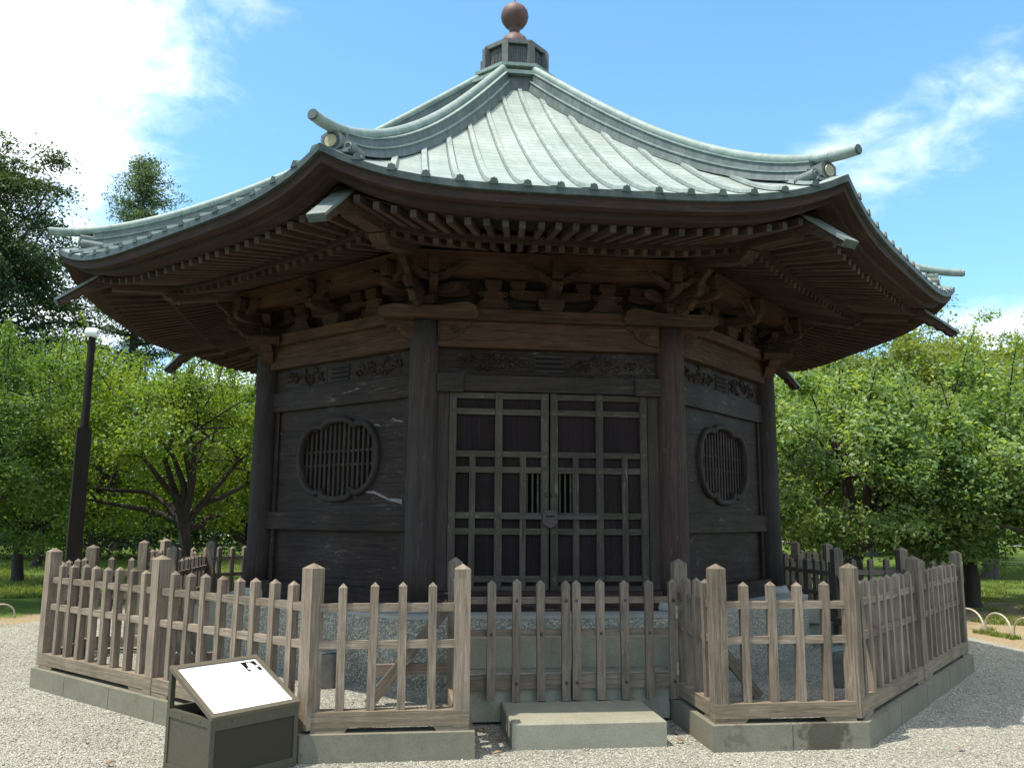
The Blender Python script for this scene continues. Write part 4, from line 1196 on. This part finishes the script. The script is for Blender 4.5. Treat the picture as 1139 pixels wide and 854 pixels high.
def tree(name, label, cat, base, top, cz, rx, rz, mat, seed, trunk_r=.14, nclump=120, per=170, leaf=.10, clump=.42, fork=.35, group=None, bark=None, flat=.7, drop=0., lean=(0, 0), shell=.45, limbs=9, zmin=.55, clear=0., shoots=0):
    """trunk forking into limbs; every clump of leaves sits round a twig end"""
    r = np.random.default_rng(seed); base = np.array(base)
    root = thing(name, label, cat, tuple(base), group)
    cc = base + np.array([lean[0], lean[1], cz])
    # clump centres filling an uneven ellipsoid
    u = r.normal(size=(nclump * 3, 3)); u /= np.linalg.norm(u, axis=1, keepdims=True)
    rad = r.uniform(shell, 1., len(u)) ** .6
    ph = r.uniform(0, 6.28, 3)
    lump = 1 + .30 * np.sin(3 * np.arctan2(u[:, 1], u[:, 0]) + ph[0]) * np.cos(2 * u[:, 2] + ph[1]) + .13 * np.sin(7 * u[:, 0] + 5 * u[:, 1] + ph[2])
    P = cc + u * (rad * lump)[:, None] * np.array([rx, rx, rz])
    P = P[P[:, 2] > base[2] + zmin + .25 * np.sin(P[:, 0] * 2.7)][:nclump]
    if clear:      # boughs kept off the near side below this height, so the forked trunk shows
        tc = np.array(CAM_LOC)[:2] - base[:2]; tc /= np.linalg.norm(tc)
        P = P[~(((P[:, :2] - base[:2]) @ tc > -.35 * rx) & (P[:, 2] < base[2] + clear + .2 * np.sin(P[:, 0] * 3)))]
    n = len(P)
    Cs, Ns, Ss, Sh = [], [], [], []
    for i in range(n):
        k = int(per * r.uniform(.55, 1.35)); cs = clump * r.uniform(.65, 1.3)
        d = r.normal(size=(k, 3)) * np.array([1, 1, flat]) * cs * .55
        d[:, 2] -= drop * (np.abs(d[:, 0]) + np.abs(d[:, 1]))
        Cs.append(P[i] + d)
        outw = (P[i] - cc) / np.array([rx, rx, rz])
        nn = r.normal(size=(k, 3)) * .75 + np.array([0, 0, .8]) + outw * .5
        Ns.append(nn); Ss.append(leaf * r.uniform(.55, 1.35, k)); Sh.append(np.clip(r.normal(.5, .22, k) + r.uniform(-.18, .18), 0, 1))
    mb = MB()
    if shoots:     # upright leafy shoots breaking the outline
        for i in r.permutation(n):
            if P[i, 2] < cc[2] + .25 * rz or shoots <= 0: continue
            shoots -= 1; L = r.uniform(.35, .95); k = int(26 + 45 * L); f = r.uniform(0, 1, k); tl = r.normal(size=2) * .18
            st = P[i] + np.array([0, 0, clump * .3])
            Cs.append(st + np.column_stack([f * tl[0] * L, f * tl[1] * L, f * L]) + r.normal(size=(k, 3)) * (.085 * (1.15 - f))[:, None])
            Ns.append(r.normal(size=(k, 3)) + np.array([0, 0, .4])); Ss.append(leaf * r.uniform(.6, 1.2, k)); Sh.append(np.clip(r.normal(.62, .2, k), 0, 1))
            mb.tube([tuple(P[i]), tuple(st + np.array([tl[0] * L * .5, tl[1] * L * .5, L * .5])), tuple(st + np.array([tl[0] * L, tl[1] * L, L * .95]))], [.018, .012, .004], 5)
    leaves_mesh('crown', np.concatenate(Cs), np.concatenate(Ns), np.concatenate(Ss), np.concatenate(Sh), mat, root, seed=seed)
    # trunk and limbs
    hf = cz * fork
    fk = base + np.array([lean[0] * .25, lean[1] * .25, hf])
    w = .06 * trunk_r / .14
    mb.tube([tuple(base - np.array([0, 0, .1])), tuple(base + np.array([0, 0, .12])), tuple(base + (fk - base) * .5 + r.normal(size=3) * w), tuple(fk)],
            [trunk_r * 1.5, trunk_r * 1.12, trunk_r * .92, trunk_r * .72], 10)
    idx = r.permutation(n)[:limbs]
    ends = []
    for i in idx:
        e = P[i]; mid = fk + (e - fk) * .45 + r.normal(size=3) * rx * .10 + np.array([0, 0, .1 * rz]); m2 = fk + (e - fk) * .75 + r.normal(size=3) * rx * .07
        r0 = trunk_r * r.uniform(.5, .75)
        mb.tube([tuple(fk - np.array([0, 0, .10])), tuple(fk + (mid - fk) * .5 + r.normal(size=3) * .09), tuple(mid), tuple(m2), tuple(e)], [r0, r0 * .85, r0 * .6, r0 * .38, r0 * .12], 7)
        ends += [mid, m2]
    ends = np.array(ends)
    for i in r.permutation(n)[:min(n, 45)]:
        j = np.argmin(np.linalg.norm(ends - P[i], axis=1)); s = ends[j]
        md = (s + P[i]) / 2 + r.normal(size=3) * .08 * rx
        mb.tube([tuple(s), tuple(md), tuple(P[i])], [trunk_r * .2, trunk_r * .13, trunk_r * .05], 5)
    mb.build('trunk', bark or M_BARK, root)
    return root


def seen(px, depth, ytop):   # height of something whose top shows at photo row ytop
    return 1.6 + (577 + .007 * (px - 569) - ytop) / 937.13 * depth


# right side: low spreading fruit trees in front, taller ones behind
tree('cherry_tree', 'leafy dark green tree with thick trunk right behind the right rear fence', 'tree', at(938, 15.8), 0, 2.45, 2.05, 1.75, M_LEAF_CHERRY, 11, .20, 165, 250, .10, .34, .42, drop=.15, lean=(.1, 0), zmin=1.2, shell=.66, shoots=26)
tree('cherry_tree', 'leafy dark green tree with drooping low boughs beyond the right fence corner', 'tree', at(1062, 16.6), 0, 2.45, 2.0, 1.75, M_LEAF_CHERRY, 12, .15, 165, 250, .10, .34, .42, drop=.15, zmin=.75, shell=.66, shoots=26)
tree('cherry_tree', 'leafy dark green tree cut off by the right edge of the photo', 'tree', at(1190, 17.5), 0, 2.6, 2.0, 1.6, M_LEAF_CHERRY, 13, .15, 155, 250, .10, .35, .42, drop=.12, zmin=1.3, shell=.6, shoots=22)
tree('cherry_tree', 'slim leafy tree just right of the right corner column', 'tree', at(882, 19), 0, 2.7, 1.7, 1.9, M_LEAF_CHERRY, 14, .11, 110, 240, .10, .42, .42, zmin=1.6, shoots=14)
for i, (px, dep, yt, rx, lab, mt) in enumerate((
        (925, 27, 392, 3.0, 'yellow green tree showing under the right rear eave', M_LEAF_YEL), (1010, 28, 352, 3.2, 'tall airy yellow green tree with thin top behind the dark green trees', M_LEAF_YEL),
        (1085, 25, 372, 2.9, 'yellow green tree with reddish branches below the lower right eave tip', M_LEAF_YEL), (1150, 30, 385, 3.4, 'bright green tree behind at the right edge of the photo', M_LEAF_PLUM),
        (800, 34, 420, 3.4, 'green tree hidden behind the right half of the hall', M_LEAF_PLUM), (1270, 29, 385, 3.4, 'green tree beyond the right edge of the photo', M_LEAF_CHERRY),
        (1075, 36, 345, 4.2, 'bushy green tree highest in the right background', M_LEAF_CHERRY), (960, 40, 400, 4.2, 'distant green tree filling the gap behind the right grove', M_LEAF_PLUM))):
    h = seen(px, dep, yt)
    tree('broadleaf_tree', lab, 'tree', at(px, dep), 0, h * .62, rx, h * .40, mt, 40 + i, .2, 150, 230, .12, .58, .42, flat=.55, shell=.3, bark=M_BARK2)

# left side: plum grove
PL = [(222, 16.6, 392, 1.95, 'plum tree with forked dark trunk showing left of the left corner column', .135, 26), (-12, 15.2, 372, 1.75, 'bushy plum tree at the left edge of the photo', .13, 27),
      (118, 21, 398, 1.9, 'plum tree behind the dark camera pole', .12, 28), (290, 20, 408, 1.9, 'plum tree mostly hidden behind the left corner column', .12, 29),
      (60, 27, 405, 2.3, 'plum tree farther back left of the pole, trunk on shaded lawn', .13, 30), (175, 29, 410, 2.4, 'plum tree farther back right of the pole', .13, 31),
      (40, 21, 385, 2.0, 'plum tree in the second row behind the one at the left edge', .13, 32), (250, 33, 415, 2.6, 'plum tree farthest back behind the forked plum tree', .13, 33)]
for px, dep, yt, rx, lab, tr_, sd_ in PL:
    h = seen(px, dep, yt); b = at(px, dep)
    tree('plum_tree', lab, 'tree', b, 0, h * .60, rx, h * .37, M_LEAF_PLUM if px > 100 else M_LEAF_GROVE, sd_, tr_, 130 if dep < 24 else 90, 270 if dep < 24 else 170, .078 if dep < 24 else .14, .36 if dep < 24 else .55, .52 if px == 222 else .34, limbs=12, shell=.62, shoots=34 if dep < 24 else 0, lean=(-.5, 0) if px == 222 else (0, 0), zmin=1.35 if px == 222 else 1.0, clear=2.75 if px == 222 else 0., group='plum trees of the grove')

b = at(-45, 31); h = seen(0, 31, 140)
tree('large_tree', 'very tall dark green tree rising at the upper left edge', 'tree', b, 0, h * .66, 4.0, h * .36, M_LEAF_DARK, 51, .4, 400, 300, .14, .75, .5, flat=.35, drop=.25, shell=.35)


def conifer(label, base, h, rmax, z0, seed):
    r = np.random.default_rng(seed); base = np.array(base); root = thing('conifer_tree', label, 'tree', tuple(base))
    mb = MB(); mb.tube([tuple(base), tuple(base + np.array([.1, 0, h * .5])), tuple(base + np.array([0, 0, h]))], [.32, .2, .03], 10)
    Cs, Ns, Ss, Sh = [], [], [], []
    z = z0
    while z < h - .2:
        f = (z - z0) / (h - z0); R = rmax * (1 - f ** 4.5) * r.uniform(.62, 1.12) + .2
        for q in range(r.integers(4, 7)):
            an = r.uniform(0, 2 * pi); L = R * r.uniform(.55, 1.08)
            e = base + np.array([L * cos(an), L * sin(an), z + .12 * L]); s = base + np.array([0, 0, z - .1])
            mb.tube([tuple(s), tuple((s + e) / 2 - np.array([0, 0, .05])), tuple(e)], [.05, .035, .012], 5)
            for g in np.linspace(.3, 1.0, max(3, int(L / .38))):
                p = s + (e - s) * g + r.normal(size=3) * np.array([.16, .16, .08]); k = int(r.uniform(50, 110))
                Cs.append(p + r.normal(size=(k, 3)) * np.array([.30, .30, .13])); Ns.append(r.normal(size=(k, 3)) * .7 + np.array([0, 0, .7]))
                Ss.append(.15 * r.uniform(.5, 1.3, k)); Sh.append(np.clip(r.normal(.5, .2, k) + r.uniform(-.2, .2), 0, 1))
        z += r.uniform(.34, .56)
    leaves_mesh('crown', np.concatenate(Cs), np.concatenate(Ns), np.concatenate(Ss), np.concatenate(Sh), M_LEAF_CONE, root, .4, seed)
    mb.build('trunk', M_BARK, root)


conifer('tall ragged conifer standing behind the left eave against white cloud', at(143, 40), seen(140, 40, 161), 2.4, seen(140, 40, 415), 61)


def bush_mass(name, label, pts, zlo, zhi, mat, seed, n, leaf):
    r = np.random.default_rng(seed); pts = np.array([list(p)[:2] for p in pts]); seg = r.integers(0, len(pts) - 1, n); f = r.uniform(0, 1, n)
    c2 = pts[seg] + (pts[seg + 1] - pts[seg]) * f[:, None] + r.normal(size=(n, 2)) * 1.3
    ph = seg + f
    H = zlo + (zhi - zlo) * (.62 + .25 * np.sin(ph * 5.1) + .18 * np.sin(ph * 13.7 + 1) + .1 * np.sin(ph * 31))
    z = H * np.sqrt(r.uniform(0, 1, n))
    C = np.column_stack([c2, z]) + r.normal(size=(n, 3)) * .15
    Nn = r.normal(size=(n, 3)) + np.array([0, 0, .7]); clump = .5 + .35 * np.sin(C[:, 0] * 2.1) * np.sin(C[:, 1] * 1.7) * np.sin(C[:, 2] * 2.6)
    o = leaves_mesh(name, C, Nn, leaf * r.uniform(.6, 1.4, n), np.clip(clump + r.normal(0, .15, n), 0, 1), mat, None, seed=seed)
    return tag(o, label, None, None, 'stuff')


bush_mass('distant_wood', 'distant leafy wood closing the view behind the plum grove', [at(-260, 46), at(-60, 48), at(120, 47), at(300, 50), at(480, 52)], 2, 7.0, M_LEAF_DARK, 71, 42000, .34)  # dark leaf colour stands in for shade under the dense canopy
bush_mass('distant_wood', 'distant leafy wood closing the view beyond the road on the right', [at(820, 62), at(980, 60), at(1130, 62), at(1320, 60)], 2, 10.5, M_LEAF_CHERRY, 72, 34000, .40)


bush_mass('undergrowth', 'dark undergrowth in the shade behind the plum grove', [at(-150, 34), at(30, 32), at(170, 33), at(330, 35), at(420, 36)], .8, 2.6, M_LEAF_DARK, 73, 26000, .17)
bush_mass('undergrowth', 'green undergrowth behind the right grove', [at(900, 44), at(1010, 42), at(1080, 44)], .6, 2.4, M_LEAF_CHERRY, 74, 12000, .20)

# ------------------------------------------------------------------ grass and stones
def blades(name, label, n, seed, pick, hmin, hmax):
    r = np.random.default_rng(seed); P = pick(r, n); n = len(P)
    h = r.uniform(hmin, hmax, n); an = r.uniform(0, 2 * pi, n); w = .006 + h * .09
    t_ = np.column_stack([np.cos(an), np.sin(an), np.zeros(n)]); ld = r.normal(size=(n, 3)) * np.array([.4, .4, 0])
    V = np.empty((n, 3, 3), np.float32)
    V[:, 0] = P - t_ * w[:, None]; V[:, 1] = P + t_ * w[:, None]; V[:, 2] = P + ld * h[:, None] + np.column_stack([0 * h, 0 * h, h])
    me = bpy.data.meshes.new(name); me.vertices.add(3 * n); me.vertices.foreach_set('co', V.ravel())
    me.loops.add(3 * n); me.loops.foreach_set('vertex_index', np.arange(3 * n, dtype=np.int32))
    me.polygons.add(n); me.polygons.foreach_set('loop_start', np.arange(0, 3 * n, 3, dtype=np.int32)); me.polygons.foreach_set('loop_total', np.full(n, 3, np.int32))
    a_ = me.attributes.new('shade', 'FLOAT', 'POINT'); a_.data.foreach_set('value', np.repeat(np.clip(r.normal(.5, .25, n), 0, 1), 3).astype(np.float32))
    me.materials.append(M_GRASS); me.update(calc_edges=True)
    o = bpy.data.objects.new(name, me); COL.objects.link(o)
    return tag(o, label, None, None, 'stuff')


def patch(pts_, rmin, clumpy):
    pts_ = [np.array(list(p)[:2]) for p in pts_]
    def f(r, n):
        u = r.uniform(0, 1, n); v = r.uniform(0, 1, n) ** 1.6      # denser towards the viewer
        a = pts_[0] * (1 - u)[:, None] + pts_[1] * u[:, None]; b = pts_[3] * (1 - u)[:, None] + pts_[2] * u[:, None]
        p = a * (1 - v)[:, None] + b * v[:, None]
        nz = np.sin(p[:, 0] * 1.9 + 1) * np.sin(p[:, 1] * 2.3) + .6 * np.sin(p[:, 0] * 5.3) * np.sin(p[:, 1] * 4.1 + 2)
        ok = (np.hypot(p[:, 0], p[:, 1]) > rmin) & (nz > clumpy)
        p = p[ok]; return np.column_stack([p, np.zeros(len(p))])
    return f


blades('lawn_grass', 'tufty green lawn grass left of the fence', 60000, 81, patch([at(-120, 16), at(330, 19), at(330, 40), at(-120, 40)], 8.6, -.5), .03, .10)
blades('lawn_grass', 'patchy dry green grass right of the fence', 45000, 82, patch([at(1010, 13.5), at(1260, 11.5), at(1260, 34), at(1010, 34)], 8.8, .15), .02, .09)
blades('weeds', 'few small weeds on the sandy strip beside the hoops', 9000, 83, patch([at(1060, 12.2), at(1170, 11.2), at(1170, 14.5), at(1060, 15.2)], 7.0, .55), .02, .07)


def stones(name, label, n, seed, region, zb, size):
    r = np.random.default_rng(seed); P = region(r, n); n = len(P); s = size * r.uniform(.5, 1.25, n)
    base = np.array([[1, 0, 0], [0, 1, 0], [-1, 0, 0], [0, -1, 0], [0, 0, .75], [0, 0, -.75]], np.float32)
    V = base[None] * s[:, None, None] * r.uniform(.6, 1.2, (n, 6, 1)); an = r.uniform(0, 6.28, n); ca, sa = np.cos(an), np.sin(an)
    x = V[:, :, 0] * ca[:, None] - V[:, :, 1] * sa[:, None]; y = V[:, :, 0] * sa[:, None] + V[:, :, 1] * ca[:, None]
    tl = r.normal(0, .35, (n, 2)); z = V[:, :, 2] + x * tl[:, :1] + y * tl[:, 1:]
    V = np.stack([x + P[:, :1], y + P[:, 1:2], z + zb + s[:, None] * .25], axis=2).astype(np.float32)
    tri = np.array([[0, 1, 4], [1, 2, 4], [2, 3, 4], [3, 0, 4], [1, 0, 5], [2, 1, 5], [3, 2, 5], [0, 3, 5]], np.int32)
    Fc = (tri[None] + (np.arange(n) * 6)[:, None, None]).astype(np.int32).reshape(-1, 3)
    me = bpy.data.meshes.new(name); me.vertices.add(6 * n); me.vertices.foreach_set('co', V.ravel())
    me.loops.add(Fc.size); me.loops.foreach_set('vertex_index', Fc.ravel()); me.polygons.add(len(Fc))
    me.polygons.foreach_set('loop_start', np.arange(0, Fc.size, 3, dtype=np.int32)); me.polygons.foreach_set('loop_total', np.full(len(Fc), 3, np.int32))
    a_ = me.attributes.new('shade', 'FLOAT', 'POINT'); a_.data.foreach_set('value', np.repeat(r.uniform(0, 1, n), 6).astype(np.float32))
    me.materials.append(M_STONE); me.update(calc_edges=True)
    o = bpy.data.objects.new(name, me); COL.objects.link(o)
    return tag(o, label, None, None, 'stuff')


m, t = new_mat('gravel_stone')
f = t.n('ShaderNodeAttribute', attribute_name='shade').outputs['Fac']
finish(t, t.ramp(f, [(0, (.22, .21, .17)), (.45, (.32, .31, .255)), (.8, (.40, .385, .32)), (1, (.52, .50, .43))]), .85, spec=.2)
M_STONE = m


def oct_r(p):
    an = np.arctan2(p[:, 1], p[:, 0]); a = (an + pi / 8) % (pi / 4) - pi / 8
    return np.hypot(p[:, 0], p[:, 1]) * np.cos(a)


def outer(r, n):
    p = np.column_stack([r.uniform(-8.5, 6.3, n), -7.6 + 10.6 * r.uniform(0, 1, n) ** 1.5])
    ok = (oct_r(p) > 4.83) | ((np.abs(p[:, 0]) < .83) & (p[:, 1] < -3.9))
    ok &= ~((np.abs(p[:, 0]) < .57) & (p[:, 1] > -4.64) & (p[:, 1] < 0))
    return p[ok]


def inner(r, n):
    p = r.uniform(-4.6, 4.6, (n, 2)); p[:, 1] = -4.6 + 5.2 * r.uniform(0, 1, n)
    ok = (oct_r(p) < 4.63) & (oct_r(p) > 3.28) & ~((np.abs(p[:, 0]) < 1.03) & (p[:, 1] < 0))
    return p[ok]


stones('gravel_stones', 'loose pale gravel stones around the fence', 110000, 91, outer, 0., .0095)
stones('gravel_stones', 'loose gravel stones inside the fence', 26000, 92, inner, .15, .0095)

# fallen leaves on the gravel
LV = [(-4.6, -3.6), (-4.9, -4.5), (-3.55, -4.15), (-3.2, -4.75), (-5.3, -5.2), (-.62, -4.35), (-.68, -4.75), (.68, -4.55), (.72, -4.3), (1.2, -5.3), (-.2, -5.25), (2.6, -4.95), (-1.4, -5.1), (.78, -4.05), (-.72, -4.1)]
for i, (x, y) in enumerate(LV):
    r = random.Random(200 + i); mb = MB(); an = r.uniform(0, 6.28); s_ = r.uniform(.025, .045); a = Vector((cos(an), sin(an), r.uniform(-.2, .3))); b = Vector((-sin(an), cos(an), r.uniform(-.2, .3))); c = Vector((x, y, .022))
    pts_ = [(-1, 0, .0), (-.4, .42, .25), (.35, .40, .25), (1, 0, .1), (.35, -.40, .3), (-.4, -.42, .2)]
    pp_ = [c + a * q[0] * s_ + b * q[1] * s_ + Z * q[2] * s_ for q in pts_]
    mb.face(pp_[:4], [(0, 0)] * 4); mb.face([pp_[0], pp_[3], pp_[4], pp_[5]], [(0, 0)] * 4)
    tag(mb.build('fallen_leaf', M_DEADLEAF), 'small dry brown leaf lying on the gravel', 'leaf', 'dry leaves on the gravel')
# weed growing on the roof corner
wc = corner_dir(2) * 5.02 + Z * 4.25
r = np.random.default_rng(5)
o = leaves_mesh('roof_weed', np.array(list(wc)) + r.normal(size=(60, 3)) * np.array([.10, .10, .05]) + np.array([0, 0, .07]), r.normal(size=(60, 3)) + np.array([0, 0, .5]), r.uniform(.03, .06, 60), r.uniform(.3, .9, 60), M_LEAF_YEL, None, seed=3)
tag(o, 'small weed sprouting on the right corner of the copper roof', 'weed')
